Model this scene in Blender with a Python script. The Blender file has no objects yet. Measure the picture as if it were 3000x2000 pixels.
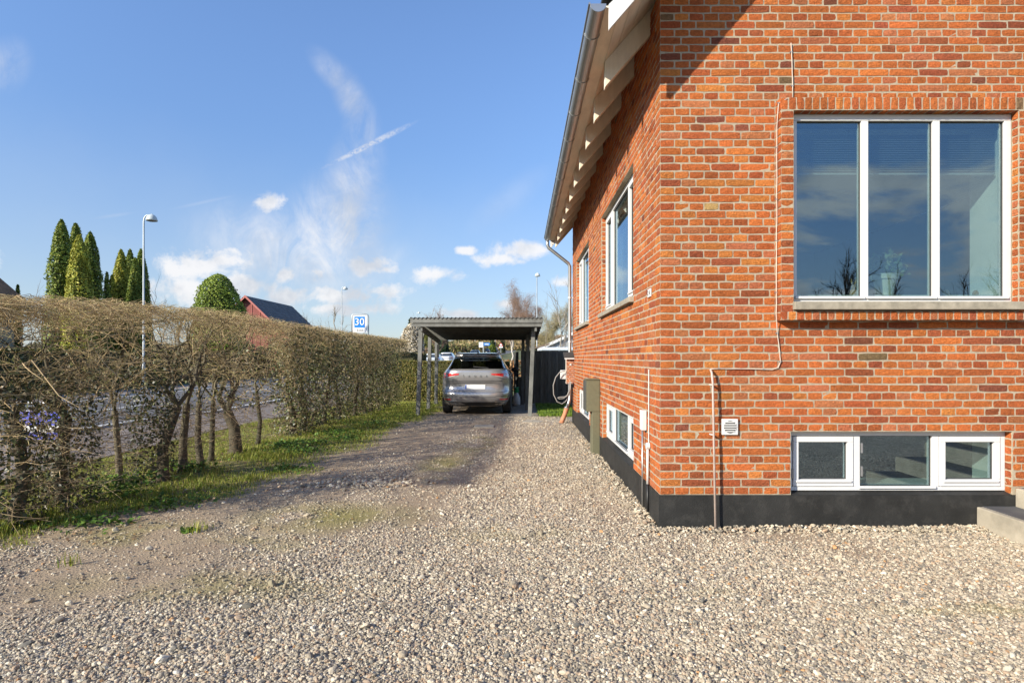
import bpy, bmesh, math, random
import numpy as np
from mathutils import Vector, Matrix

# ---------------------------------------------------------------- camera, sky, sun, exposure
# World frame: camera at the origin, X right, Y away from it along the house's long wall, Z up.
F, VX, VY = 1720.0, 1527.0, 1048.0                 # focal length and vanishing point in pixels of the 3000 x 2000 photograph
SUN = Vector((-1.27, -1.0, 0.72)).normalized()  # towards the sun
SUN_STRENGTH, SKY_STRENGTH, EXPOSURE = 4.1, 0.15, 0.95

scene = bpy.context.scene
col = scene.collection
cam_d = bpy.data.cameras.new('camera'); cam = bpy.data.objects.new('camera', cam_d); col.objects.link(cam)
cam_d.sensor_width = 36.0; cam_d.lens = 36.0 * F / 3000.0
cam_d.shift_x = -(VX - 1500) / 3000.0; cam_d.shift_y = (VY - 1000) / 3000.0
cam_d.clip_start = 0.05; cam_d.clip_end = 5000
cam.location = (0, 0, 0); cam.rotation_euler = (math.radians(90), 0, 0)
scene.camera = cam

vs = scene.view_settings
vs.view_transform = 'Standard'; vs.look = 'None'; vs.gamma = 1.0; vs.use_curve_mapping = False; vs.exposure = EXPOSURE
scene.cycles.use_denoising = True
scene.cycles.max_bounces = 8; scene.cycles.transparent_max_bounces = 12
scene.cycles.caustics_reflective = False; scene.cycles.caustics_refractive = False
scene.cycles.sample_clamp_indirect = 6.0

sun_d = bpy.data.lights.new('sun', 'SUN'); sun = bpy.data.objects.new('sun', sun_d); col.objects.link(sun)
sun_d.energy = SUN_STRENGTH; sun_d.angle = math.radians(0.53); sun_d.color = (1.0, 0.92, 0.78)
sun.rotation_euler = (-SUN).to_track_quat('-Z', 'Y').to_euler(); sun.location = SUN * 60

def build_world():
    w = bpy.data.worlds.new('World'); scene.world = w; w.use_nodes = True
    nt = w.node_tree; N = nt.nodes; L = nt.links
    bg = N['Background']; bg.inputs['Strength'].default_value = SKY_STRENGTH
    sky = N.new('ShaderNodeTexSky'); sky.sky_type = 'NISHITA'; sky.sun_disc = False
    sky.sun_elevation = math.asin(SUN.z); sky.sun_rotation = math.atan2(SUN.x, SUN.y)
    sky.air_density = 1.0; sky.dust_density = 0.3; sky.ozone_density = 2.6; sky.altitude = 0
    tc = N.new('ShaderNodeTexCoord'); sep = N.new('ShaderNodeSeparateXYZ'); L.new(tc.outputs['Generated'], sep.inputs[0])
    def math_(op, a, b=None, c=None, clamp=False):
        n = N.new('ShaderNodeMath'); n.operation = op; n.use_clamp = clamp
        for i, v in enumerate((a, b, c)):
            if v is None: continue
            if isinstance(v, (int, float)): n.inputs[i].default_value = v
            else: L.new(v, n.inputs[i])
        return n.outputs[0]
    def comb(x, y, z):
        n = N.new('ShaderNodeCombineXYZ')
        for i, v in enumerate((x, y, z)):
            if isinstance(v, (int, float)): n.inputs[i].default_value = v
            else: L.new(v, n.inputs[i])
        return n.outputs[0]
    def rng(v, a, b, c=0.0, d=1.0, smooth=True):
        n = N.new('ShaderNodeMapRange'); n.interpolation_type = 'SMOOTHSTEP' if smooth else 'LINEAR'
        L.new(v, n.inputs['Value'])
        for k, x in zip(('From Min', 'From Max', 'To Min', 'To Max'), (a, b, c, d)): n.inputs[k].default_value = x
        return n.outputs['Result']
    def noise(vec, scale, detail=6, rough=0.55, dist=0.0):
        n = N.new('ShaderNodeTexNoise'); n.inputs['Scale'].default_value = scale; n.inputs['Detail'].default_value = detail
        n.inputs['Roughness'].default_value = rough; n.inputs['Distortion'].default_value = dist
        L.new(vec, n.inputs['Vector']); return n.outputs['Fac']
    X, Y, Z = sep.outputs
    yc = math_('MAXIMUM', Y, 0.05)
    front = rng(Y, 0.1, 0.3)
    p = comb(math_('DIVIDE', X, yc), math_('DIVIDE', Z, yc), 0.0)          # direction as slopes to the right and up
    def ell(cx, cy, rx, ry, rot=0.0):
        m = N.new('ShaderNodeMapping'); m.vector_type = 'TEXTURE'
        m.inputs['Location'].default_value = ((cx - VX) / F, (VY - cy) / F, 0)
        m.inputs['Rotation'].default_value = (0, 0, math.radians(rot)); m.inputs['Scale'].default_value = (rx / F, ry / F, 1)
        L.new(p, m.inputs['Vector'])
        ln = N.new('ShaderNodeVectorMath'); ln.operation = 'LENGTH'; L.new(m.outputs[0], ln.inputs[0])
        return math_('SUBTRACT', 1.0, ln.outputs['Value'])
    def union(lst):
        r = lst[0]
        for e in lst[1:]: r = math_('MAXIMUM', r, e)
        return r
    # heaped clouds near the horizon: (x, y, half width, half height) in pixels of the photograph
    cum = [(655, 762, 150, 56), (560, 790, 150, 50), (790, 598, 56, 30), (838, 806, 62, 32), (935, 797, 62, 34), (1085, 776, 90, 40), (1135, 790, 50, 22),
           (1010, 868, 165, 34), (1120, 850, 90, 30), (850, 868, 90, 36), (600, 775, 190, 60), (1280, 803, 96, 30), (1470, 760, 84, 28), (1530, 735, 110, 34), (1362, 733, 40, 16), (1355, 920, 80, 20),
           (520, 850, 220, 60), (720, 830, 120, 46), (1000, 905, 200, 24), (1480, 890, 45, 22), (1660, 830, 70, 26), (250, 900, 160, 20), (-150, 760, 160, 50), (-400, 700, 160, 60)]
    e = union([ell(*c) for c in cum])
    n1 = noise(p, 15, 9, 0.62, 0.3); n2 = noise(p, 48, 6, 0.66)
    nn = math_('ADD', math_('MULTIPLY', math_('SUBTRACT', n1, 0.5), 2.6), math_('MULTIPLY', math_('SUBTRACT', n2, 0.5), 0.55))
    cumd = rng(math_('ADD', math_('MULTIPLY', e, 0.75), nn), -0.02, 0.62, 0.0, 0.88)
    cumd = math_('MULTIPLY', cumd, rng(e, -0.7, 0.25))
    # thin plume, widening downwards, and its veil
    st = N.new('ShaderNodeMapping'); st.inputs['Scale'].default_value = (1.7, 1.0, 1.0); L.new(p, st.inputs['Vector'])
    n3 = noise(st.outputs[0], 8, 10, 0.68, 0.9)
    pl = [math_('MULTIPLY', rng(ell(*c[:5]), 0.0, 0.9), c[5]) for c in
          [(975, 215, 120, 50, -48, .42), (1035, 300, 150, 62, -66, .46), (1062, 400, 180, 70, -84, .44), (1035, 540, 220, 110, 80, .6), (985, 670, 230, 200, 60, .8), (880, 740, 430, 170, -12, .7), (20, 190, 110, 90, 60, .3)]]
    plume = union(pl)
    plume = math_('MULTIPLY', plume, rng(n3, 0.33, 0.72, 0.10, 1.25, False))
    # the straight trail across it
    tr = rng(ell(1075, 428, 185, 13, 26.5), 0.0, 0.85); n4 = noise(p, 110, 5, 0.6)
    trail = math_('MULTIPLY', math_('MULTIPLY', tr, rng(n4, 0.32, 0.6, 0.15, 1.0)), 0.75)
    wisp = math_('MULTIPLY', union([rng(ell(600, 592, 130, 9, 12), 0, 1), rng(ell(330, 632, 80, 8, 8), 0, 1), rng(ell(1490, 585, 190, 60, 38), 0, 1)]), 0.12)
    veil = math_('MULTIPLY', rng(math_('ADD', math_('MULTIPLY', Z, -4.5), math_('MULTIPLY', math_('SUBTRACT', noise(tc.outputs['Generated'], 3.5, 5), 0.5), 0.9)), -1.6, 0.05), 0.40)
    fr = union([cumd, plume, trail, wisp])
    fr = math_('MULTIPLY', fr, front)
    # broken cloud over the rest of the sky, laid out on a flat layer
    zc = math_('ADD', math_('MAXIMUM', Z, 0.0), 0.16)
    q = comb(math_('DIVIDE', X, zc), math_('DIVIDE', Y, zc), 3.7)
    m1 = noise(q, 1.1, 10, 0.6, 0.4); m2 = noise(q, 0.35, 3, 0.5)
    rest = rng(math_('ADD', m1, math_('MULTIPLY', math_('SUBTRACT', m2, 0.5), 0.6)), 0.455, 0.565, 0.0, 0.97)
    rest = math_('MULTIPLY', math_('MULTIPLY', rest, rng(Z, -0.02, 0.06)), rng(Y, 0.0, -0.35))
    d = math_('MAXIMUM', fr, rest, clamp=True)
    shade = N.new('ShaderNodeMix'); shade.data_type = 'RGBA'
    shade.inputs['A'].default_value = (2.3, 2.4, 2.6, 1); shade.inputs['B'].default_value = (3.45, 3.4, 3.4, 1)
    L.new(rng(noise(tc.outputs['Generated'], 9, 6, 0.6), 0.36, 0.58), shade.inputs['Factor'])
    tint = N.new('ShaderNodeVectorMath'); tint.operation = 'MULTIPLY'; tint.inputs[1].default_value = (0.70, 0.765, 0.885); L.new(sky.outputs[0], tint.inputs[0])
    low = N.new('ShaderNodeVectorMath'); low.operation = 'SCALE'; L.new(tint.outputs[0], low.inputs[0]); L.new(rng(Z, 0.0, 0.55, 0.60, 1.0), low.inputs['Scale'])   # sky colour dimmed by hand towards the horizon
    mix = N.new('ShaderNodeMix'); mix.data_type = 'RGBA'
    hz = N.new('ShaderNodeMix'); hz.data_type = 'RGBA'; hz.inputs['B'].default_value = (2.3, 2.55, 3.0, 1); L.new(veil, hz.inputs['Factor']); L.new(low.outputs[0], hz.inputs['A'])
    L.new(d, mix.inputs['Factor']); L.new(hz.outputs['Result'], mix.inputs['A']); L.new(shade.outputs['Result'], mix.inputs['B'])
    L.new(mix.outputs['Result'], bg.inputs['Color'])
build_world()

# ---------------------------------------------------------------- helpers
R = random.Random(11); NR = np.random.default_rng(11)
def P(px, py, y):                                    # a pixel of the photograph at distance y -> point
    return ((px - VX) / F * y, y, (VY - py) / F * y)
GY = [-400, 2, 4.77, 12.8, 15.8, 20, 45, 66, 170, 300, 500, 1600]
GZ = [-1.365, -1.365, -1.372, -1.40, -1.49, -1.49, -1.42, -0.93, 1.5, 4.2, 8.0, 9.0]
def gz(y): return float(np.interp(y, GY, GZ))

MATS = {}
def nodes(name):
    m = bpy.data.materials.new(name); m.use_nodes = True
    nt = m.node_tree; return m, nt, nt.nodes['Principled BSDF']
def mat(name, rgb, rough=0.6, metal=0.0, var=0.12, vscale=6.0, bump=0.0, bscale=40.0, attr=None, stretch=None, spec=0.5, coat=0.0, dirt=None, dirt_scale=1.5, dist=0.01):
    """Procedural material: base colour with noise variation, optional vertex colour, stains and fine relief."""
    if name in MATS: return MATS[name]
    m, nt, b = nodes(name); N = nt.nodes; L = nt.links
    tc = N.new('ShaderNodeTexCoord'); vec = tc.outputs['Object']
    if stretch:
        mp = N.new('ShaderNodeMapping'); mp.inputs['Scale'].default_value = stretch; L.new(vec, mp.inputs['Vector']); vec = mp.outputs[0]
    no = N.new('ShaderNodeTexNoise'); no.inputs['Scale'].default_value = vscale; no.inputs['Detail'].default_value = 6; no.inputs['Roughness'].default_value = 0.62; L.new(vec, no.inputs['Vector'])
    mr = N.new('ShaderNodeMapRange'); mr.inputs['From Min'].default_value = 0.3; mr.inputs['From Max'].default_value = 0.7
    mr.inputs['To Min'].default_value = 1 - var; mr.inputs['To Max'].default_value = 1 + var; L.new(no.outputs['Fac'], mr.inputs['Value'])
    if attr:
        a = N.new('ShaderNodeAttribute'); a.attribute_name = attr; base = a.outputs['Color']
    else:
        c = N.new('ShaderNodeRGB'); c.outputs[0].default_value = (*rgb, 1); base = c.outputs[0]
    mul = N.new('ShaderNodeVectorMath'); mul.operation = 'SCALE'; L.new(base, mul.inputs[0]); L.new(mr.outputs[0], mul.inputs['Scale'])
    out = mul.outputs[0]
    if dirt:
        n2 = N.new('ShaderNodeTexNoise'); n2.inputs['Scale'].default_value = dirt_scale; n2.inputs['Detail'].default_value = 8; n2.inputs['Roughness'].default_value = 0.7; L.new(tc.outputs['Object'], n2.inputs['Vector'])
        r2 = N.new('ShaderNodeMapRange'); r2.inputs['From Min'].default_value = 0.5; r2.inputs['From Max'].default_value = 0.72; r2.inputs['To Max'].default_value = dirt[3]; L.new(n2.outputs['Fac'], r2.inputs['Value'])
        mx = N.new('ShaderNodeMix'); mx.data_type = 'RGBA'; mx.inputs['B'].default_value = (*dirt[:3], 1); L.new(r2.outputs[0], mx.inputs['Factor']); L.new(out, mx.inputs['A']); out = mx.outputs['Result']
    L.new(out, b.inputs['Base Color'])
    b.inputs['Roughness'].default_value = rough; b.inputs['Metallic'].default_value = metal
    b.inputs['Specular IOR Level'].default_value = spec; b.inputs['Coat Weight'].default_value = coat; b.inputs['Coat Roughness'].default_value = 0.06
    if bump:
        n3 = N.new('ShaderNodeTexNoise'); n3.inputs['Scale'].default_value = bscale; n3.inputs['Detail'].default_value = 5; n3.inputs['Roughness'].default_value = 0.6; L.new(vec, n3.inputs['Vector'])
        bp = N.new('ShaderNodeBump'); bp.inputs['Strength'].default_value = bump; bp.inputs['Distance'].default_value = dist
        L.new(n3.outputs['Fac'], bp.inputs['Height']); L.new(bp.outputs[0], b.inputs['Normal'])
    MATS[name] = m; return m
def leafmat(name, trans=0.25, rough=0.55, spec=0.3):
    if name in MATS: return MATS[name]
    m, nt, b = nodes(name); N = nt.nodes; L = nt.links
    a = N.new('ShaderNodeAttribute'); a.attribute_name = 'col'
    L.new(a.outputs['Color'], b.inputs['Base Color']); b.inputs['Roughness'].default_value = rough; b.inputs['Specular IOR Level'].default_value = spec
    if trans:
        t = N.new('ShaderNodeBsdfTranslucent'); L.new(a.outputs['Color'], t.inputs['Color'])
        mx = N.new('ShaderNodeMixShader'); mx.inputs[0].default_value = trans
        L.new(b.outputs[0], mx.inputs[1]); L.new(t.outputs[0], mx.inputs[2]); L.new(mx.outputs[0], N['Material Output'].inputs['Surface'])
    MATS[name] = m; return m
def glass(name, tint=(0.86, 0.93, 0.90), refl=0.2, rough=0.0, coat=(1, 1, 1)):
    if name in MATS: return MATS[name]
    m, nt, b = nodes(name); N = nt.nodes; L = nt.links; N.remove(b)
    g = N.new('ShaderNodeBsdfGlossy'); g.inputs['Roughness'].default_value = rough; g.inputs['Color'].default_value = (*coat, 1)
    t = N.new('ShaderNodeBsdfTransparent'); t.inputs['Color'].default_value = (*tint, 1)
    ge = N.new('ShaderNodeNewGeometry'); dt = N.new('ShaderNodeVectorMath'); dt.operation = 'DOT_PRODUCT'; L.new(ge.outputs['Normal'], dt.inputs[0]); L.new(ge.outputs['Incoming'], dt.inputs[1])
    ab = N.new('ShaderNodeMath'); ab.operation = 'ABSOLUTE'; L.new(dt.outputs['Value'], ab.inputs[0]); iv = N.new('ShaderNodeMath'); iv.operation = 'SUBTRACT'; iv.inputs[0].default_value = 1; L.new(ab.outputs[0], iv.inputs[1])
    fr = N.new('ShaderNodeMath'); fr.operation = 'POWER'; fr.inputs[1].default_value = 5; L.new(iv.outputs[0], fr.inputs[0])   # Schlick
    mr = N.new('ShaderNodeMapRange'); mr.inputs['To Min'].default_value = refl; L.new(fr.outputs[0], mr.inputs['Value'])
    mx = N.new('ShaderNodeMixShader'); L.new(mr.outputs[0], mx.inputs[0]); L.new(t.outputs[0], mx.inputs[1]); L.new(g.outputs[0], mx.inputs[2])
    L.new(mx.outputs[0], N['Material Output'].inputs['Surface']); MATS[name] = m; return m

class MB:
    def __init__(s): s.v = []; s.f = []
    def add(s, vs_, fs):
        o = len(s.v); s.v += [tuple(v) for v in vs_]; s.f += [tuple(i + o for i in f) for f in fs]; return s
    def box(s, x0, x1, y0, y1, z0, z1, m=None):
        vs_ = [(x, y, z) for x in (x0, x1) for y in (y0, y1) for z in (z0, z1)]
        if m: vs_ = [m(*v) for v in vs_]
        return s.add(vs_, [(0, 1, 3, 2), (4, 6, 7, 5), (0, 4, 5, 1), (2, 3, 7, 6), (0, 2, 6, 4), (1, 5, 7, 3)])
    def bar(s, a, b, w, h, up=(0, 0, 1)):
        """A square timber from a to b, w wide and h high."""
        a = Vector(a); b = Vector(b); t = (b - a).normalized(); u = Vector(up)
        if abs(t.dot(u)) > 0.97: u = Vector((0, 1, 0))
        n = t.cross(u).normalized(); u = n.cross(t)
        vs_ = [p_ + n * sx * w / 2 + u * sz * h / 2 for p_ in (a, b) for sx in (-1, 1) for sz in (-1, 1)]
        return s.add(vs_, [(0, 1, 3, 2), (4, 6, 7, 5), (0, 4, 5, 1), (2, 3, 7, 6), (0, 2, 6, 4), (1, 5, 7, 3)])
    def tube(s, pts, r, n=10, caps=True):
        pts = [Vector(p_) for p_ in pts]; rr = r if isinstance(r, (list, tuple)) else [r] * len(pts); o = len(s.v); prev = None
        for i, p_ in enumerate(pts):
            t = (pts[min(i + 1, len(pts) - 1)] - pts[max(i - 1, 0)]).normalized()
            if prev is None:
                ref = Vector((0, 0, 1)) if abs(t.z) < 0.9 else Vector((1, 0, 0)); u = t.cross(ref).normalized()
            else: u = (prev - t * prev.dot(t)).normalized()
            prev = u; w = t.cross(u)
            for k in range(n):
                a = 2 * math.pi * k / n; s.v.append(tuple(p_ + (u * math.cos(a) + w * math.sin(a)) * rr[i]))
        for i in range(len(pts) - 1):
            for k in range(n):
                k2 = (k + 1) % n; s.f.append((o + i * n + k, o + i * n + k2, o + (i + 1) * n + k2, o + (i + 1) * n + k))
        if caps:
            s.f.append(tuple(o + k for k in range(n))[::-1]); s.f.append(tuple(o + (len(pts) - 1) * n + k for k in range(n)))
        return s
    def lathe(s, prof, c, n=20):
        o = len(s.v)
        for r, z in prof:
            for k in range(n):
                a = 2 * math.pi * k / n; s.v.append((c[0] + r * math.cos(a), c[1] + r * math.sin(a), c[2] + z))
        for i in range(len(prof) - 1):
            for k in range(n):
                k2 = (k + 1) % n; s.f.append((o + i * n + k, o + i * n + k2, o + (i + 1) * n + k2, o + (i + 1) * n + k))
        return s
    def prism(s, poly, a, b, axis='y'):
        """Polygon of (p, q) pairs pushed from a to b along an axis."""
        f = {'y': lambda p_, q, t: (p_, t, q), 'x': lambda p_, q, t: (t, p_, q), 'z': lambda p_, q, t: (p_, q, t)}[axis]
        n = len(poly); vs_ = [f(p_, q, a) for p_, q in poly] + [f(p_, q, b) for p_, q in poly]
        return s.add(vs_, [tuple(range(n)), tuple(range(n, 2 * n))[::-1]] + [(i, i + n, (i + 1) % n + n, (i + 1) % n) for i in range(n)])
    def mesh(s, name):
        me = bpy.data.meshes.new(name); me.from_pydata(s.v, [], s.f); bm = bmesh.new(); bm.from_mesh(me)
        bmesh.ops.recalc_face_normals(bm, faces=bm.faces); bm.to_mesh(me); bm.free(); return me

def place(o, parent=None):
    col.objects.link(o)
    if parent is not None:
        o.parent = parent
        if parent.type == 'EMPTY': o.matrix_parent_inverse = Matrix.Translation(-parent.location)
    return o
def obj(name, mb, m, parent=None, smooth=False, bevel=0.0):
    me = mb.mesh(name) if isinstance(mb, MB) else mb
    if m is not None: me.materials.append(m)
    o = bpy.data.objects.new(name, me); place(o, parent)
    if smooth: me.polygons.foreach_set('use_smooth', [True] * len(me.polygons))
    if bevel:
        b = o.modifiers.new('bevel', 'BEVEL'); b.width = bevel; b.segments = 2; b.limit_method = 'ANGLE'
    return o
def tag(o, label=None, cat=None, group=None, kind=None):
    for k, v in (('label', label), ('category', cat), ('group', group), ('kind', kind)):
        if v: o[k] = v
    return o
def thing(name, label, cat, loc=(0, 0, 0), group=None):
    e = bpy.data.objects.new(name, None); col.objects.link(e); e.location = loc; e.empty_display_size = 0.2
    return tag(e, label, cat, group)
def copy_tree(o, parent=None):
    c = o.copy(); col.objects.link(c); c.parent = parent
    for ch in o.children: copy_tree(ch, c)
    return c
def np_mesh(name, V, Fc, C=None):
    """Mesh from arrays: V (n,3), Fc (m,k) faces of k corners, C (n,3) vertex colours."""
    V = np.asarray(V, np.float32); Fc = np.asarray(Fc, np.int32); me = bpy.data.meshes.new(name)
    me.vertices.add(len(V)); me.vertices.foreach_set('co', V.ravel())
    k = Fc.shape[1]; me.loops.add(Fc.size); me.polygons.add(len(Fc))
    me.polygons.foreach_set('loop_start', np.arange(0, Fc.size, k, dtype=np.int32)); me.loops.foreach_set('vertex_index', Fc.ravel())
    me.update(calc_edges=True)
    if C is not None:
        a = me.color_attributes.new('col', 'FLOAT_COLOR', 'POINT')
        a.data.foreach_set('color', np.concatenate([np.asarray(C, np.float32), np.ones((len(V), 1), np.float32)], 1).ravel())
    return me
def norm(a): return a / np.maximum(np.linalg.norm(a, axis=-1, keepdims=True), 1e-9)
def tubes(Pth, Rad, Cl, S=3):
    """Many thin tapered stems: Pth (n,k,3), Rad (n,k), Cl (n,3) -> V, F, C."""
    n, k, _ = Pth.shape
    T = np.empty_like(Pth); T[:, 1:-1] = Pth[:, 2:] - Pth[:, :-2]; T[:, 0] = Pth[:, 1] - Pth[:, 0]; T[:, -1] = Pth[:, -1] - Pth[:, -2]; T = norm(T)
    ref = np.where(np.abs(T[..., 2:3]) < 0.9, np.array([0, 0, 1.0]), np.array([1.0, 0, 0]))
    A = norm(np.cross(T, ref)); B = np.cross(T, A)
    ang = np.arange(S) * 2 * math.pi / S
    V = Pth[:, :, None] + Rad[:, :, None, None] * (A[:, :, None] * np.cos(ang)[:, None] + B[:, :, None] * np.sin(ang)[:, None])
    idx = np.arange(n * k * S).reshape(n, k, S); nx = np.roll(idx, -1, 2)
    Fc = np.stack([idx[:, :-1], nx[:, :-1], nx[:, 1:], idx[:, 1:]], -1).reshape(-1, 4)
    return V.reshape(-1, 3), Fc, np.repeat(Cl, k * S, 0)
def cat3(parts):
    o = 0; Vs, Fs, Cs = [], [], []
    for v, f, c in parts: Vs.append(v); Fs.append(f + o); Cs.append(c); o += len(v)
    return np.concatenate(Vs), np.concatenate(Fs), np.concatenate(Cs)
def leaves(Pt, Nn, size, Cl, asp=1.0, tilt=0.8, fold=True):
    """Leaf-sized four-cornered blades at points Pt, facing roughly along Nn."""
    n = len(Pt); N2 = norm(Nn + NR.normal(0, tilt, (n, 3)))
    ref = norm(NR.normal(0, 1, (n, 3)) + np.array([0, 0, 0.6])); A = norm(np.cross(N2, ref)); B = np.cross(N2, A)
    s = size * NR.uniform(0.6, 1.3, (n, 1)); bend = N2 * s * (0.25 if fold else 0)
    V = np.stack([Pt - B * s * asp, Pt + A * s * 0.62 + bend, Pt + B * s * asp, Pt - A * s * 0.62 + bend], 1).reshape(-1, 3)
    return V, np.arange(4 * n).reshape(n, 4), np.repeat(Cl, 4, 0)
def vnoise(x, y, seed=0):
    """Smooth value noise on arrays."""
    def h(i, j): 
        v = np.sin(i * 127.1 + j * 311.7 + seed * 74.7) * 43758.5453; return v - np.floor(v)
    xi = np.floor(x); yi = np.floor(y); fx = x - xi; fy = y - yi; fx = fx * fx * (3 - 2 * fx); fy = fy * fy * (3 - 2 * fy)
    return (h(xi, yi) * (1 - fx) + h(xi + 1, yi) * fx) * (1 - fy) + (h(xi, yi + 1) * (1 - fx) + h(xi + 1, yi + 1) * fx) * fy
def fbm(x, y, seed=0): return 0.55 * vnoise(x, y, seed) + 0.28 * vnoise(x * 2.1, y * 2.1, seed + 3) + 0.17 * vnoise(x * 4.3, y * 4.3, seed + 7)
def sstep(x, a, b):
    t = np.clip((x - a) / (b - a), 0, 1); return t * t * (3 - 2 * t)
def pick(pal, n, w=None, jit=0.12):
    pal = np.array(pal); w = None if w is None else np.array(w) / np.sum(w)
    return pal[NR.choice(len(pal), n, p=w)] * NR.uniform(1 - jit, 1 + jit, (n, 1))
def text(name, body, size, m, parent, loc, rot=(math.pi / 2, 0, 0), extrude=0.001, align='CENTER'):
    cu = bpy.data.curves.new(name, 'FONT'); cu.body = body; cu.size = size; cu.extrude = extrude; cu.align_x = align; cu.align_y = 'CENTER'; cu.resolution_u = 3
    o = bpy.data.objects.new('tmp', cu); col.objects.link(o); dg = bpy.context.evaluated_depsgraph_get(); dg.update()
    me = bpy.data.meshes.new_from_object(o.evaluated_get(dg)); bpy.data.objects.remove(o)
    me.transform(Matrix.Translation(loc) @ Matrix.Rotation(rot[2], 4, 'Z') @ Matrix.Rotation(rot[0], 4, 'X')); me.materials.clear(); me.name = name
    return obj(name, me, m, parent)
# ---------------------------------------------------------------- ground, yard, road
def sheet(name, xs_of_y, ys, dz, m, kind='structure', label=None, cols=2):
    V = []; Fc = []
    for j, y in enumerate(ys):
        x0, x1 = xs_of_y(y)
        for i in range(cols): V.append((x0 + (x1 - x0) * i / (cols - 1), y, gz(y) + dz))
    for j in range(len(ys) - 1):
        for i in range(cols - 1): a = j * cols + i; Fc.append((a, a + 1, a + 1 + cols, a + cols))
    o = obj(name, np_mesh(name, V, Fc), m); return tag(o, kind=kind, label=label)
YK = sorted(set(GY + [-6, 0, 8, 10, 25, 30, 35, 55, 80, 100, 120, 135, 150, 200, 240, 270, 350, 420]))
m_field = mat('field_grass', (0.105, 0.115, 0.035), 0.95, var=0.45, vscale=0.6, bump=0.6, bscale=9, dirt=(0.16, 0.13, 0.07, 0.8), dirt_scale=0.12, dist=0.05)
sheet('ground', lambda y: (-900, 900), YK, -0.05, m_field, cols=2)
def rshift(y): return float(np.interp(y, [0, 30, 66, 135, 170, 300, 1600], [0, 0, 0.9, 3.3, 5.4, 7.0, 9.0]))
m_asph = mat('asphalt', (0.115, 0.112, 0.112), 0.9, var=0.16, vscale=2.5, bump=0.5, bscale=160, dirt=(0.075, 0.073, 0.072, 0.7), dirt_scale=0.35, dist=0.004)
m_path = mat('footpath_asphalt', (0.20, 0.165, 0.145), 0.92, var=0.14, vscale=3, bump=0.5, bscale=150, dirt=(0.13, 0.115, 0.10, 0.7), dirt_scale=0.5, dist=0.004)
m_line = mat('road_paint', (0.72, 0.72, 0.70), 0.7, var=0.12, vscale=7, dirt=(0.25, 0.24, 0.23, 0.7), dirt_scale=4)
m_kerb = mat('kerb_concrete', (0.42, 0.41, 0.39), 0.85, var=0.12, vscale=8, bump=0.3, bscale=80)
YR = [y for y in YK if y >= -6 and y <= 500] ; YR = [-60] + YR
sheet('road', lambda y: (-15.6 + rshift(y), -8.35 + rshift(y)), YR, 0.0, m_asph)
sheet('footpath', lambda y: (-8.2 + rshift(y), -5.75 + rshift(y)), [y for y in YR if y < 61], 0.02, m_path)
sheet('far_footpath', lambda y: (-18.0 + rshift(y), -15.75 + rshift(y)), YR, 0.02, m_path)
for nm, xk in (('near_kerb', -8.35), ('far_kerb', -15.75)):
    mb = MB()
    for a, b in zip(YR[:-1], YR[1:]):
        if nm == 'near_kerb' and a > 60: break
        V = []
        for y in (a, b):
            for x in (xk + rshift(y), xk + 0.15 + rshift(y)):
                for z in (-0.1, 0.06): V.append((x, y, gz(y) + z))
        mb.add(V, [(0, 1, 3, 2), (4, 6, 7, 5), (0, 4, 5, 1), (2, 3, 7, 6), (1, 5, 7, 3)])
    tag(obj(nm, mb, m_kerb), kind='structure')
for nm, xl, w, dash in (('edge_line', -8.75, 0.12, None), ('far_edge_line', -15.3, 0.12, None), ('centre_line', -12.0, 0.12, (3, 6))):
    mb = MB(); y = -20.0
    while y < 300:
        y2 = y + (dash[0] if dash else 10)
        ks = [y] + [k for k in GY + [30, 66, 135] if y < k < y2] + [y2]
        for a, b in zip(ks[:-1], ks[1:]):
            mb.add([(xl + rshift(a), a, gz(a) + 0.006), (xl + w + rshift(a), a, gz(a) + 0.006), (xl + w + rshift(b), b, gz(b) + 0.006), (xl + rshift(b), b, gz(b) + 0.006)], [(0, 1, 2, 3)])
        y = y2 + (dash[1] if dash else 0)
    tag(obj('road_marking_' + nm, mb, m_line), kind='structure')

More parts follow.
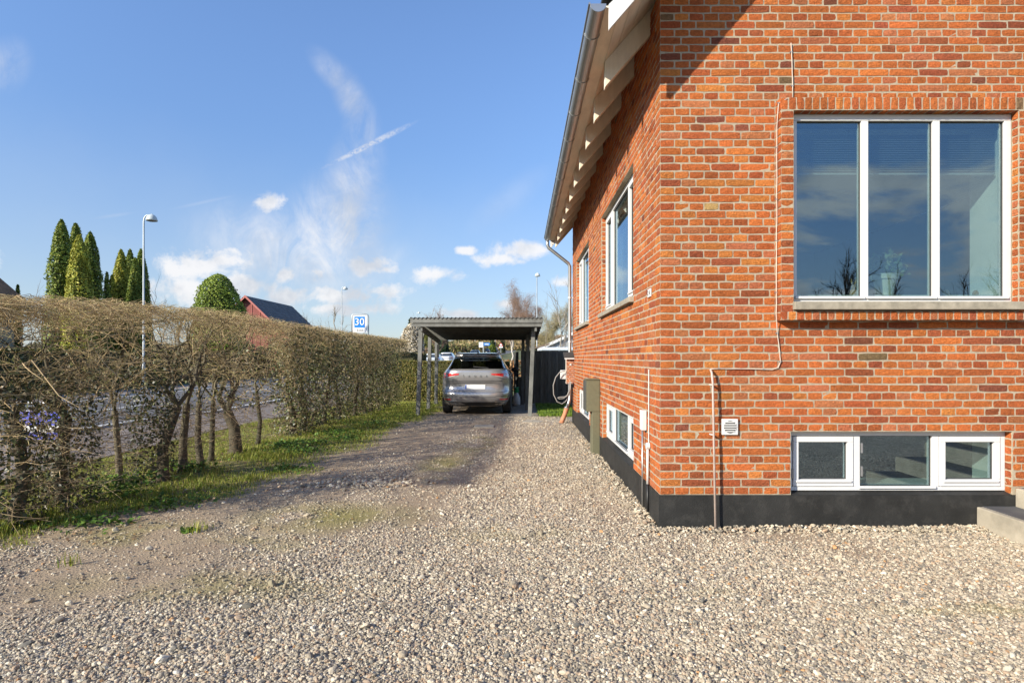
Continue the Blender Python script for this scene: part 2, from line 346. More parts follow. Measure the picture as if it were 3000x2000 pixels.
# the yard: one sheet with gravel, trodden earth, moss and soil under grass, and the loose stones on it
EY = [-6, 3, 4, 5.2, 5.5, 6, 7.3, 9.35, 12.4, 14, 16, 21]; EX = [-4.6, -4.4, -3.95, -3.55, -3.1, -2.85, -2.7, -2.62, -2.5, -2.35, -2.35, -2.3]
def masks(x, y):
    edge = np.interp(y, EY, EX) + (fbm(x * 1.7 + 9, y * 1.7, 2) - 0.5) * 0.9
    grass = sstep(edge - x, -0.25, 0.3)
    right = sstep(x + (fbm(x * 2, y * 2, 5) - 0.5) * 0.5, 0.35, 0.6) * sstep(y + (fbm(x * 3, y * 3, 6) - 0.5) * 0.8, 14.2, 14.8)
    grass = np.maximum(grass, np.maximum(right, sstep(y, 18.8, 19.4) * sstep(-x, -0.2, 0.1)))
    def el(cx, cy, rx, ry): return np.clip(1.25 - np.hypot((x - cx) / rx, (y - cy) / ry), 0, 1)
    nz = fbm(x * 2.6, y * 2.6, 4)
    moss = np.maximum.reduce([el(-1.62, 5.05, 0.75, 0.5), el(-2.1, 4.3, 0.6, 0.25) * 0.7, el(-1.0, 7.6, 0.35, 0.9), el(-0.75, 9.6, 0.35, 1.3), el(-1.8, 3.5, 1.0, 0.3) * 0.6, el(2.5, 3.2, 0.7, 0.12) * 0.6,
                              el(-0.1, 4.6, 0.5, 0.3) * 0.55, el(1.0, 3.4, 0.6, 0.12) * 0.5, el(-3.2, 4.6, 0.8, 0.35) * 0.8]) * sstep(nz, 0.32, 0.6)
    dirt = np.maximum.reduce([el(-0.35, 6.3, 0.55, 0.5), el(-0.3, 7.5, 0.35, 0.6) * 0.8, el(-1.75, 8.8, 0.6, 1.6) * .5, el(-1.8, 6.9, 0.8, 0.7) * .5, el(-3.0, 4.9, 1.1, 0.45), el(-2.0, 4.75, 0.5, 0.2), el(-1.55, 4.75, 0.45, 0.25), el(-3.6, 3.9, 0.8, 0.35) * 0.8, el(-0.3, 10.5, 0.4, 2) * 0.6, el(-1.0, 15, 1.4, 3) * 0.7]) * sstep(nz, 0.2, 0.5)
    g = fbm(x * 1.1 + 4, y * 0.8, 8) * 0.85 + 0.42 * sstep(x, -2.4, 0.3) + 0.40 * sstep(-y, -4.4, -2.4)
    grav = sstep(g, 0.42, 0.92) * (1 - 0.85 * np.maximum(dirt, moss)) * (1 - grass)
    return grass, moss, dirt, np.clip(grav, 0, 1)
def relief(x, y):
    return (fbm(x * 1.2, y * 1.2, 21) - 0.5) * 0.05 * sstep(4.9 - y, -8, 2) + (fbm(x * 7, y * 7, 22) - 0.5) * 0.012
GZN = lambda y: np.interp(y, GY, GZ)
xs = np.arange(-5.7, 8.01, 0.06); ys = np.concatenate([np.arange(-6, 1.2, 0.2), np.arange(1.2, 21.0, 0.06)])
XX, YY = np.meshgrid(xs, ys); gr, mo, di, gv = masks(XX, YY); ZZ = GZN(YY) + relief(XX, YY)
c = np.array([0.30, 0.265, 0.22]) * np.ones(XX.shape + (1,))
soil = np.array([0.29, 0.222, 0.150]); c = c * gv[..., None] + soil * (1 - gv[..., None])
c = c * (1 - 0.75 * mo[..., None]) + np.array([0.225, 0.205, 0.055]) * 0.75 * mo[..., None]
c = c * (1 - 0.85 * gr[..., None]) + np.array([0.165, 0.155, 0.055]) * 0.85 * gr[..., None]
c *= (0.8 + 0.4 * fbm(XX * 5, YY * 5, 31))[..., None]; c *= 1.12
nx_ = len(xs); ii = (np.arange(len(ys) - 1)[:, None] * nx_ + np.arange(nx_ - 1)).ravel()
me = np_mesh('yard', np.stack([XX, YY, ZZ], -1).reshape(-1, 3), np.stack([ii, ii + 1, ii + 1 + nx_, ii + nx_], -1), c.reshape(-1, 3))
a = me.attributes.new('grav', 'FLOAT', 'POINT'); a.data.foreach_set('value', gv.astype(np.float32).ravel())
def yard_mat():
    m, nt, b = nodes('yard_surface'); N = nt.nodes; L = nt.links
    tc = N.new('ShaderNodeTexCoord'); at = N.new('ShaderNodeAttribute'); at.attribute_name = 'col'; ag = N.new('ShaderNodeAttribute'); ag.attribute_name = 'grav'
    vo = N.new('ShaderNodeTexVoronoi'); vo.inputs['Scale'].default_value = 46; L.new(tc.outputs['Object'], vo.inputs['Vector'])
    ramp = N.new('ShaderNodeValToRGB'); L.new(vo.outputs['Color'], ramp.inputs[0]); e = ramp.color_ramp.elements
    e[0].color = (0.55, 0.53, 0.52, 1); e[1].color = (1.75, 1.7, 1.62, 1); x = ramp.color_ramp.elements.new(0.5); x.color = (0.95, 0.93, 0.9, 1)
    fac = N.new('ShaderNodeMapRange'); fac.inputs['To Min'].default_value = 0.25; fac.inputs['To Max'].default_value = 1.0; L.new(ag.outputs['Fac'], fac.inputs['Value'])
    wm = N.new('ShaderNodeMix'); wm.data_type = 'RGBA'; wm.inputs['A'].default_value = (1, 1, 1, 1); L.new(fac.outputs[0], wm.inputs['Factor']); L.new(ramp.outputs[0], wm.inputs['B'])
    mu = N.new('ShaderNodeVectorMath'); mu.operation = 'MULTIPLY'; L.new(at.outputs['Color'], mu.inputs[0]); L.new(wm.outputs['Result'], mu.inputs[1]); L.new(mu.outputs[0], b.inputs['Base Color'])
    b.inputs['Roughness'].default_value = 0.92; b.inputs['Specular IOR Level'].default_value = 0.25
    inv = N.new('ShaderNodeMath'); inv.operation = 'SUBTRACT'; inv.inputs[0].default_value = 1.0; L.new(vo.outputs['Distance'], inv.inputs[1])
    no = N.new('ShaderNodeTexNoise'); no.inputs['Scale'].default_value = 70; no.inputs['Detail'].default_value = 6; L.new(tc.outputs['Object'], no.inputs['Vector'])
    hm = N.new('ShaderNodeMath'); hm.operation = 'MULTIPLY_ADD'; L.new(inv.outputs[0], hm.inputs[0]); L.new(ag.outputs['Fac'], hm.inputs[1]); L.new(no.outputs['Fac'], hm.inputs[2])
    bp = N.new('ShaderNodeBump'); bp.inputs['Strength'].default_value = 0.9; bp.inputs['Distance'].default_value = 0.012; L.new(hm.outputs[0], bp.inputs['Height']); L.new(bp.outputs[0], b.inputs['Normal'])
    return m
tag(obj('yard_driveway', me, yard_mat(), smooth=True), kind='structure')

def stones():
    """Loose stones of the drive: points with size, turn and colour; each point carries one of five rounded pebbles."""
    pts = []
    for y0, y1, dens, sz in ((1.7, 3.2, 9800, 1.0), (3.2, 4.9, 7200, 1.05), (4.9, 7.0, 4600, 1.1), (7.0, 10.0, 1900, 1.2), (10.0, 14.5, 600, 1.4)):
        xa, xb = -0.97 * y1, (0.95 * y1 if y0 < 4.8 else 1.1)
        xa = max(xa, -4.6)
        n = int(dens * (xb - xa) * (y1 - y0)); x = NR.uniform(xa, xb, n); y = NR.uniform(y0, y1, n)
        gr, mo, di, gv = masks(x, y); keep = NR.uniform(0, 1, n) < np.clip(gv * 1.15 + 0.07 * (1 - gr), 0, 1)
        keep &= ~((y > 4.74) & (x > 1.11)); keep &= (np.abs(x) < 0.95 * y + 0.3)
        x, y = x[keep], y[keep]; s = np.exp(NR.normal(math.log(0.0049), 0.36, len(x))) * sz
        pts.append(np.stack([x, y, s], 1))
    n = 260; pts.append(np.stack([NR.normal(-1.75, 0.42, n), NR.normal(6.45, 0.16, n), NR.uniform(0.010, 0.026, n)], 1))     # coarse patch
    n = 500; pts.append(np.stack([NR.uniform(1.0, 1.12, n), NR.uniform(4.75, 8.2, n), NR.uniform(0.006, 0.016, n)], 1))      # banked along the plinth
    n = 900; pts.append(np.stack([NR.uniform(1.1, 5.2, n), NR.uniform(4.58, 4.735, n), NR.uniform(0.005, 0.015, n)], 1))
    n = 160; q = np.stack([NR.uniform(-3.5, 1.0, n), NR.uniform(2.2, 9, n), NR.uniform(0.012, 0.022, n)], 1); pts.append(q)
    A = np.concatenate(pts); n = len(A); s = np.clip(A[:, 2], 0.004, 0.036)
    z = GZN(A[:, 1]) + relief(A[:, 0], A[:, 1]) + s * NR.uniform(-0.15, 0.55, n)
    z += np.where((A[:, 0] > 1.0) & (A[:, 1] > 4.6), NR.uniform(0, 0.02, n), 0)
    me = bpy.data.meshes.new('loose_gravel'); me.vertices.add(n); me.vertices.foreach_set('co', np.stack([A[:, 0], A[:, 1], z], 1).astype(np.float32).ravel())
    cl = pick([(.38, .31, .235), (.48, .40, .31), (.25, .21, .17), (.56, .49, .40), (.37, .25, .17), (.64, .59, .51), (.52, .25, .08), (.15, .14, .13), (.44, .31, .22)], n, (24, 22, 15, 12, 9, 4, 0.9, 7, 8), 0.18)
    gr, mo, di, gv = masks(A[:, 0], A[:, 1])
    cl = cl.mean(1, keepdims=True) * np.array([1.10, 1.0, .86]) * .30 + cl * .70; cl = cl * np.array([.97, .965, .885]); cl = cl * (1 - 0.45 * mo[:, None]) + np.array([.22, .20, .06]) * 0.45 * mo[:, None]
    def at(nm, ty, v, key):
        a = me.attributes.new(nm, ty, 'POINT'); a.data.foreach_set(key, np.ascontiguousarray(v).ravel())
    at('scl', 'FLOAT_VECTOR', (s[:, None] * np.stack([NR.uniform(.95, 1.6, n), NR.uniform(.8, 1.15, n), NR.uniform(.55, .95, n)], 1)).astype(np.float32), 'vector')
    at('rot', 'FLOAT_VECTOR', np.stack([NR.normal(0, .35, n), NR.normal(0, .35, n), NR.uniform(0, 6.28, n)], 1).astype(np.float32), 'vector')
    at('var', 'INT', NR.integers(0, 5, n).astype(np.int32), 'value')
    at('tint', 'FLOAT_COLOR', np.concatenate([cl, np.ones((n, 1))], 1).astype(np.float32), 'color')
    m, nt, b = nodes('pebble'); N = nt.nodes; L = nt.links
    t = N.new('ShaderNodeAttribute'); t.attribute_type = 'INSTANCER'; t.attribute_name = 'tint'
    tc = N.new('ShaderNodeTexCoord'); no = N.new('ShaderNodeTexNoise'); no.inputs['Scale'].default_value = 2.5; no.inputs['Detail'].default_value = 4; L.new(tc.outputs['Object'], no.inputs['Vector'])
    mr = N.new('ShaderNodeMapRange'); mr.inputs['To Min'].default_value = 0.7; mr.inputs['To Max'].default_value = 1.3; L.new(no.outputs['Fac'], mr.inputs['Value'])
    sc = N.new('ShaderNodeVectorMath'); sc.operation = 'SCALE'; L.new(t.outputs['Color'], sc.inputs[0]); L.new(mr.outputs[0], sc.inputs['Scale']); L.new(sc.outputs[0], b.inputs['Base Color'])
    b.inputs['Roughness'].default_value = 0.8; b.inputs['Specular IOR Level'].default_value = 0.3
    g = bpy.data.node_groups.new('pebble_scatter', 'GeometryNodeTree'); g.interface.new_socket('Geometry', in_out='INPUT', socket_type='NodeSocketGeometry'); g.interface.new_socket('Geometry', in_out='OUTPUT', socket_type='NodeSocketGeometry')
    N = g.nodes; L = g.links; gi = N.new('NodeGroupInput'); go = N.new('NodeGroupOutput'); g2i = N.new('GeometryNodeGeometryToInstance')
    for k in range(5):
        ic = N.new('GeometryNodeMeshIcoSphere'); ic.inputs['Radius'].default_value = 1.0; ic.inputs['Subdivisions'].default_value = 2
        ps = N.new('GeometryNodeInputPosition'); ad = N.new('ShaderNodeVectorMath'); ad.operation = 'ADD'; ad.inputs[1].default_value = (k * 5.3, k * 2.1, 0); L.new(ps.outputs[0], ad.inputs[0])
        no = N.new('ShaderNodeTexNoise'); no.inputs['Scale'].default_value = 0.9; no.inputs['Detail'].default_value = 2; L.new(ad.outputs[0], no.inputs['Vector'])
        sb = N.new('ShaderNodeVectorMath'); sb.operation = 'SUBTRACT'; sb.inputs[1].default_value = (.5, .5, .5); L.new(no.outputs['Color'], sb.inputs[0])
        sc = N.new('ShaderNodeVectorMath'); sc.operation = 'SCALE'; sc.inputs['Scale'].default_value = 1.5; L.new(sb.outputs[0], sc.inputs[0])
        sp = N.new('GeometryNodeSetPosition'); L.new(ic.outputs['Mesh'], sp.inputs['Geometry']); L.new(sc.outputs[0], sp.inputs['Offset'])
        sm = N.new('GeometryNodeSetMaterial'); sm.inputs['Material'].default_value = m; L.new(sp.outputs[0], sm.inputs[0])
        L.new(sm.outputs[0], g2i.inputs[0])
    ip = N.new('GeometryNodeInstanceOnPoints'); ip.inputs['Pick Instance'].default_value = True
    L.new(gi.outputs[0], ip.inputs['Points']); L.new(g2i.outputs[0], ip.inputs['Instance'])
    def named(nm, ty):
        n_ = N.new('GeometryNodeInputNamedAttribute'); n_.data_type = ty; n_.inputs['Name'].default_value = nm; return [o for o in n_.outputs if o.enabled and o.name == 'Attribute'][0]
    L.new(named('scl', 'FLOAT_VECTOR'), ip.inputs['Scale']); L.new(named('var', 'INT'), ip.inputs['Instance Index'])
    er = N.new('FunctionNodeEulerToRotation'); L.new(named('rot', 'FLOAT_VECTOR'), er.inputs[0]); L.new(er.outputs[0], ip.inputs['Rotation'])
    L.new(ip.outputs[0], go.inputs[0])
    o = obj('loose_gravel', me, m); md = o.modifiers.new('pebbles', 'NODES'); md.node_group = g
    tag(o, 'loose beige and grey pebbles strewn over the drive', 'gravel', kind='stuff')
stones()

def grass():
    parts = []
    def blades(x, y, h, cl, w=0.004, lean=0.5):
        n = len(x); z = GZN(y) + relief(x, y) - 0.004; a = NR.uniform(0, 6.28, n); d = np.stack([np.cos(a), np.sin(a)], 1); L_ = h * NR.uniform(0.2, lean, n)
        b0 = np.stack([x - d[:, 1] * w, y + d[:, 0] * w, z], 1); b1 = np.stack([x + d[:, 1] * w, y - d[:, 0] * w, z], 1)
        tp = np.stack([x + d[:, 0] * L_, y + d[:, 1] * L_, z + h], 1)
        mid = (b0 + b1) / 2 + np.stack([d[:, 0] * L_ * .3, d[:, 1] * L_ * .3, h * .55], 1); side = (b1 - b0) * 0.4
        V = np.stack([b0, b1, mid + side, tp, mid - side], 1).reshape(-1, 3)
        i = np.arange(n)[:, None] * 5; Fq = np.concatenate([i + np.array([0, 1, 2, 4])], 0); Ft = i + np.array([4, 2, 3, 3])
        parts.append((V, Fq, np.repeat(cl, 5, 0)))
        tri.append((V, (i + np.array([4, 2, 3])), np.repeat(cl, 5, 0)))
    tri = []
    G = [(.27, .30, .045), (.36, .36, .07), (.18, .24, .035), (.44, .39, .13), (.23, .31, .04)]
    n = 170000; x = NR.uniform(-5.7, -1.6, n); y = 3.4 + 16.5 * NR.uniform(0, 1, n) ** 1.5
    g, mo, di, gv = masks(x, y); dens = g * sstep(fbm(x * 2.2, y * 2.2, 14), 0.22, 0.50)
    k = (NR.uniform(0, 1, n) < dens * 0.95 + 0.12 * g) & ~((y < 14) & (x > -1.5)); x, y = x[k], y[k]
    lush = sstep(fbm(x * 1.6 + 3, y * 1.6, 15), 0.45, 0.7)
    blades(x, y, NR.uniform(0.015, 0.045, len(x)) * (1 + 1.2 * lush), pick(G, len(x)), 0.0035)
    n = 9000; x = NR.uniform(-5.4, -4.0, n); y = NR.uniform(3.6, 5.4, n); blades(x, y, NR.uniform(.05, .13, n), pick(G[:3], n), 0.005)          # tall tuft by the hedge's near end
    n = 7000; x = NR.uniform(0.45, 1.5, n); y = NR.uniform(14.6, 18.6, n); blades(x, y, NR.uniform(.04, .11, n), pick([(.17, .27, .03), (.22, .30, .05)], n), 0.006)
    n = 5000; x = NR.uniform(-4.3, -2.6, n); y = NR.uniform(13.5, 18.6, n); blades(x, y, NR.uniform(.03, .08, n), pick(G, n), 0.006)
    for cx, cy, r, m_ in ((-3.35, 8.1, .18, 500), (-2.55, 4.62, .05, 40), (-3.05, 6.6, .15, 200), (-3.75, 8.2, .15, 350), (-3.0, 3.9, .03, 18)):
        blades(NR.normal(cx, r, m_), NR.normal(cy, r, m_), NR.uniform(.03, .10, m_), pick(G[:3], m_), 0.004)
    V, Fq, C = cat3(parts); Vt, Ft, _ = cat3(tri)
    me = np_mesh('grass', V, Fq, C)
    me2 = np_mesh('grass_tips', V, Ft, C)
    bm = bmesh.new(); bm.from_mesh(me); bm.from_mesh(me2); me3 = bpy.data.meshes.new('grass'); bm.to_mesh(me3); bm.free()
    o = obj('grass', me3, leafmat('grass_blade', 0.3)); tag(o, 'short patchy green grass along the foot of the hedge', 'grass', kind='stuff')
    # broad-leaved ground weeds
    P3, C3 = [], []
    for cx, cy, r, n, h in [(-3.95, 5.75, .28, 420, .22), (-4.05, 7.1, .3, 300, .12), (-3.45, 9.4, .35, 350, .07), (-3.3, 10.6, .45, 420, .08), (-3.2, 8.6, .3, 260, .07), (-3.1, 12.2, .5, 380, .08), (-3.6, 8.9, .25, 260, .1), (-2.9, 7.2, .3, 160, .04), (-3.3, 5.6, .35, 220, .04), (-3.6, 4.9, .3, 200, .05), (-2.62, 4.63, .07, 40, .012), (-4.7, 4.4, .3, 300, .12), (.8, 15.2, .35, 200, .07), (-3.1, 14.6, .5, 300, .07), (-3.0, 9.9, .3, 220, .06)]:
        x = NR.normal(cx, r * .55, n); y = NR.normal(cy, r * .55, n); P3.append(np.stack([x, y, GZN(y) + relief(x, y) + h * NR.uniform(0.1, 1, n)], 1))
        C3.append(pick([(.10, .19, .03), (.15, .24, .04), (.07, .13, .025)], n))
    Pt = np.concatenate(P3); me = np_mesh('weeds', *leaves(Pt, np.tile([0, 0, 1.0], (len(Pt), 1)), 0.028, np.concatenate(C3), 0.9, 0.5))
    tag(obj('ground_weeds', me, leafmat('weed_leaf', 0.25)), 'bright green broad leaved weeds at the hedge foot', 'weeds', kind='stuff')
    # dead leaves and chips
    n = 1500; x = NR.uniform(-4.6, -2.9, n); y = NR.uniform(4.2, 15, n); Pt = np.stack([x, y, GZN(y) + relief(x, y) + NR.uniform(.004, .03, n)], 1)
    me = np_mesh('litter', *leaves(Pt, np.tile([0, 0, 1.0], (n, 1)), 0.018, pick([(.25, .16, .09), (.34, .25, .15), (.17, .11, .06)], n), 1.2, 0.35))
    tag(obj('leaf_litter', me, leafmat('dead_leaf', 0.1)), 'scattered brown dead leaves below the hedge', 'leaf litter', kind='stuff')
grass()
# ---------------------------------------------------------------- the brick house
XW, YW, PT, CH = 1.127, 4.765, -1.11, 0.064        # side wall plane, front wall plane, top of plinth, course height
XE, YE = 9.6, 12.84                                # far ends of the house
def ub(x): return 2.58 + 1.15 * (x - 0.73)         # underside of the roof
front3 = lambda u, v, d: (u, YW - d, v)
side3 = lambda u, v, d: (XW - d, u, v)
m_mortar = mat('lime_mortar', (0.385, 0.325, 0.235), 0.95, var=0.2, vscale=30, bump=0.8, bscale=170, dist=0.004, dirt=(0.32, 0.27, 0.20, 0.6), dirt_scale=2.2, spec=0.2)
def brick_mat():
    m, nt, b = nodes('fired_brick'); N = nt.nodes; L = nt.links
    a = N.new('ShaderNodeAttribute'); a.attribute_name = 'col'; tc = N.new('ShaderNodeTexCoord')
    n1 = N.new('ShaderNodeTexNoise'); n1.inputs['Scale'].default_value = 38; n1.inputs['Detail'].default_value = 6; n1.inputs['Roughness'].default_value = 0.65; L.new(tc.outputs['Object'], n1.inputs['Vector'])
    mr = N.new('ShaderNodeMapRange'); mr.inputs['From Min'].default_value = 0.3; mr.inputs['From Max'].default_value = 0.7; mr.inputs['To Min'].default_value = 0.72; mr.inputs['To Max'].default_value = 1.25; L.new(n1.outputs['Fac'], mr.inputs['Value'])
    sc = N.new('ShaderNodeVectorMath'); sc.operation = 'SCALE'; L.new(a.outputs['Color'], sc.inputs[0]); L.new(mr.outputs[0], sc.inputs['Scale'])
    n2 = N.new('ShaderNodeTexNoise'); n2.inputs['Scale'].default_value = 9; n2.inputs['Detail'].default_value = 8; n2.inputs['Roughness'].default_value = 0.75; L.new(tc.outputs['Object'], n2.inputs['Vector'])
    r2 = N.new('ShaderNodeMapRange'); r2.inputs['From Min'].default_value = 0.63; r2.inputs['From Max'].default_value = 0.78; r2.inputs['To Max'].default_value = 0.45; L.new(n2.outputs['Fac'], r2.inputs['Value'])
    mx = N.new('ShaderNodeMix'); mx.data_type = 'RGBA'; mx.inputs['B'].default_value = (0.42, 0.30, 0.22, 1); L.new(r2.outputs[0], mx.inputs['Factor']); L.new(sc.outputs[0], mx.inputs['A'])
    n5 = N.new('ShaderNodeTexNoise'); n5.inputs['Scale'].default_value = 1.1; n5.inputs['Detail'].default_value = 7; n5.inputs['Roughness'].default_value = 0.6; L.new(tc.outputs['Object'], n5.inputs['Vector'])
    r5 = N.new('ShaderNodeMapRange'); r5.inputs['From Min'].default_value = 0.3; r5.inputs['From Max'].default_value = 0.7; r5.inputs['To Min'].default_value = 0.82; r5.inputs['To Max'].default_value = 1.16; L.new(n5.outputs['Fac'], r5.inputs['Value'])
    s5 = N.new('ShaderNodeVectorMath'); s5.operation = 'SCALE'; L.new(mx.outputs['Result'], s5.inputs[0]); L.new(r5.outputs[0], s5.inputs['Scale']); L.new(s5.outputs[0], b.inputs['Base Color'])
    b.inputs['Roughness'].default_value = 0.88; b.inputs['Specular IOR Level'].default_value = 0.25
    mp = N.new('ShaderNodeMapping'); mp.inputs['Scale'].default_value = (1, 1, 2.2); mp.inputs['Rotation'].default_value = (0.5, 0.5, 0.3); L.new(tc.outputs['Object'], mp.inputs['Vector'])
    n3 = N.new('ShaderNodeTexNoise'); n3.inputs['Scale'].default_value = 44; n3.inputs['Detail'].default_value = 5; n3.inputs['Roughness'].default_value = 0.55; n3.inputs['Distortion'].default_value = 1.2; L.new(mp.outputs[0], n3.inputs['Vector'])
    bp = N.new('ShaderNodeBump'); bp.inputs['Strength'].default_value = 1.0; bp.inputs['Distance'].default_value = 0.017; L.new(n3.outputs['Fac'], bp.inputs['Height']); L.new(bp.outputs[0], b.inputs['Normal'])
    return m
m_brick = brick_mat()
BP = [(.49, .140, .037), (.43, .120, .034), (.37, .096, .032), (.43, .145, .060), (.30, .080, .033), (.51, .172, .044), (.21, .068, .036), (.54, .32, .13), (.19, .12, .06)]
BW = [30, 28, 18, 12, 7, 7, 1.3, 0.12, 0.25]
def bcol(): 
    c = R.choices(BP, BW)[0]; k = R.uniform(0.86, 1.14); return (c[0] * k, c[1] * k * R.uniform(.92, 1.08), c[2] * k)
class Bricks:
    def __init__(s): s.v = []; s.f = []; s.c = []
    def add(s, u0, u1, v0, v1, to3, d=0.0035, back=-0.014, joint=0.0056, clip=None):
        u0 += joint; u1 -= joint; v0 += joint; v1 -= joint
        if u1 - u0 < 0.012 or v1 - v0 < 0.006: return
        nu = 3 if u1 - u0 > 0.15 else 2; nv = 2; o = len(s.v); ej = 0.0016; dd = d + R.uniform(-0.0012, 0.0022); G = []
        tw = R.uniform(-0.0025, 0.0025)
        for j in range(nv + 1):
            for i in range(nu + 1):
                pu = u0 + (u1 - u0) * i / nu; pv = v0 + (v1 - v0) * j / nv + tw * (i / nu - .5); e = 0
                if i in (0, nu): pu += R.uniform(-ej, ej); e = 1
                if j in (0, nv): pv += R.uniform(-ej, ej); e = 1
                if i in (0, nu) and j in (0, nv):
                    k = R.choice((0.0008, 0.0012, 0.002, 0.002, 0.005)); pu += k if i == 0 else -k; pv += min(k, .004) if j == 0 else -min(k, .004)
                s.v.append(to3(pu, pv, dd - (0.002 if e else 0) + R.uniform(-0.0009, 0.0012))); G.append((pu, pv))
        nn = nu + 1
        for j in range(nv):
            for i in range(nu): a = o + j * nn + i; s.f.append((a, a + 1, a + 1 + nn, a + nn))
        ring = [i for i in range(nn)] + [j * nn + nu for j in range(1, nv + 1)] + [nv * nn + i for i in range(nu - 1, -1, -1)] + [j * nn for j in range(nv - 1, 0, -1)]
        b = len(s.v)
        for r in ring: s.v.append(to3(G[r][0], G[r][1], back))
        k = len(ring)
        for i in range(k): s.f.append((o + ring[i], b + i, b + (i + 1) % k, o + ring[(i + 1) % k]))
        s.c += [bcol()] * (len(s.v) - o)
    def mesh(s, name):
        me = bpy.data.meshes.new(name); me.from_pydata(s.v, [], s.f)
        bm = bmesh.new(); bm.from_mesh(me); bmesh.ops.recalc_face_normals(bm, faces=bm.faces); bm.to_mesh(me); bm.free()
        a = me.color_attributes.new('col', 'FLOAT_COLOR', 'POINT'); a.data.foreach_set('color', [x for c_ in s.c for x in (*c_, 1.0)]); return me
def courses(u_start, u_end, v_top, holes, header_even, top_of=None):
    """English cross bond as a list of (u0, u1, v0, v1): rows of headers and of stretchers in turn, stretchers shifted every other time."""
    out = []; n = int((v_top - PT) / CH) + 1
    for i in range(n):
        v0 = PT + i * CH; v1 = v0 + CH
        if (i % 2 == 0) == header_even:
            us = [u_start]; 
            while us[-1] < u_end: us.append(us[-1] + 0.1202 + R.uniform(-.0025, .0025))
        else:
            us = [u_start, u_start + 0.174]
            if (i // 2) % 2: us.append(us[-1] + 0.12)
            while us[-1] < u_end: us.append(us[-1] + (0.2404 if R.random() > .03 else .1202) + R.uniform(-.003, .003))
        us = [min(u, u_end) for u in us]; jit = R.uniform(-.0012, .0012)
        for a, b in zip(us[:-1], us[1:]):
            segs = [(a, b, v0 + jit, v1 + jit)]
            for h in holes:
                ns = []
                for (p_, q, r, s_) in segs:
                    if q <= h[0] or p_ >= h[1] or s_ <= h[2] + .004 or r >= h[3] - .004: ns.append((p_, q, r, s_)); continue
                    if p_ < h[0]: ns.append((p_, h[0], r, s_))
                    if q > h[1]: ns.append((h[1], q, r, s_))
                    m0, m1 = max(p_, h[0]), min(q, h[1])
                    if s_ > h[3]: ns.append((m0, m1, h[3], s_))
                    if r < h[2]: ns.append((m0, m1, r, h[2]))
                segs = ns
            out += [g for g in segs if not top_of or g[3] < top_of(g[0]) and g[3] < top_of(g[1])]
    return out
def holed(u0, u1, v0, v1, holes, to3, thick, top=None):
    """A wall slab with openings, front face at d = 0."""
    us = sorted({u0, u1, *[x for h in holes for x in h[:2]]}); vs_ = sorted({v0, v1, *[x for h in holes for x in h[2:]]}); mb = MB()
    inside = lambda u, v: any(h[0] < u < h[1] and h[2] < v < h[3] for h in holes)
    for a, b in zip(us[:-1], us[1:]):
        for p_, q in zip(vs_[:-1], vs_[1:]):
            if inside((a + b) / 2, (p_ + q) / 2): continue
            for d in (0.0, -thick): mb.add([to3(a, p_, d), to3(b, p_, d), to3(b, q, d), to3(a, q, d)], [(0, 1, 2, 3)])
    for h in holes:
        for a, b, p_, q in ((h[0], h[0], h[2], h[3]), (h[1], h[1], h[2], h[3])): mb.add([to3(a, p_, 0), to3(a, q, 0), to3(a, q, -thick), to3(a, p_, -thick)], [(0, 1, 2, 3)])
        for v in (h[2], h[3]): mb.add([to3(h[0], v, 0), to3(h[1], v, 0), to3(h[1], v, -thick), to3(h[0], v, -thick)], [(0, 1, 2, 3)])
    return mb
house = thing('brick_house', 'red brick house with white windows, black plinth and open rafter eaves', 'house', (XW, YW, -1.37))
# openings: (from, to, bottom, top)
BIG = (2.167, 3.95, 0.374, 1.962); BAS = (2.188, 3.986, PT, -0.598); SUR = (2.062, 4.055, 0.298, 2.07)
S1 = (5.91, 8.25, 0.554, 1.962); S2 = (9.79, 11.97, 0.554, 1.962); SB1 = (5.885, 8.16, PT, -0.598); SB2 = (9.70, 11.90, PT, -0.598)
front_wall = obj('front_wall', holed(XW, XE, PT, 2.93, [BIG, BAS], front3, 0.30), m_mortar, house)
mb = MB(); mb.prism([(XW, 2.93), (XE, 2.93), ((XW + XE) / 2, 2.93 + 1.15 * (XE - XW) / 2)], YW, YW + 0.28, 'y'); obj('gable', mb, m_mortar, house)
side_wall = obj('side_wall', holed(YW + 0.001, YE, PT, 3.0, [S1, S2, SB1, SB2], side3, 0.30), m_mortar, house)
def brick_tex():
    m, nt, b = nodes('brickwork_far'); N = nt.nodes; L = nt.links; t = N.new('ShaderNodeTexBrick'); tc = N.new('ShaderNodeTexCoord'); mp = N.new('ShaderNodeMapping'); mp.inputs['Rotation'].default_value = (math.pi / 2, 0, 0)
    L.new(tc.outputs['Object'], mp.inputs[0]); L.new(mp.outputs[0], t.inputs['Vector']); t.inputs['Scale'].default_value = 1; t.inputs['Brick Width'].default_value = .24; t.inputs['Row Height'].default_value = CH; t.inputs['Mortar Size'].default_value = .006
    t.inputs['Color1'].default_value = (.46, .11, .03, 1); t.inputs['Color2'].default_value = (.34, .075, .03, 1); t.inputs['Mortar'].default_value = (.45, .41, .34, 1); L.new(t.outputs[0], b.inputs['Base Color']); b.inputs['Roughness'].default_value = .9; return m
m_btex = brick_tex()
obj('rear_wall', MB().box(XW + .31, XE, YE - .3, YE, PT, 3.0), m_btex, house); obj('far_wall', MB().box(XE - .3, XE, YW + .31, YE - .31, PT, 3.0), m_btex, house)
allb = courses(XW - 0.004, 6.4, 4.6, [SUR, BAS], True, lambda u: ub(u) - 0.02)
big = [g for g in allb if g[1] - g[0] > 0.2 and g[3] - g[2] > .055 and g[0] < 4.0 and g[2] < 3.0]
big.sort(key=lambda g: -(g[1] - g[0]) * 1000 - R.random() * 3); single = set(big[:300])
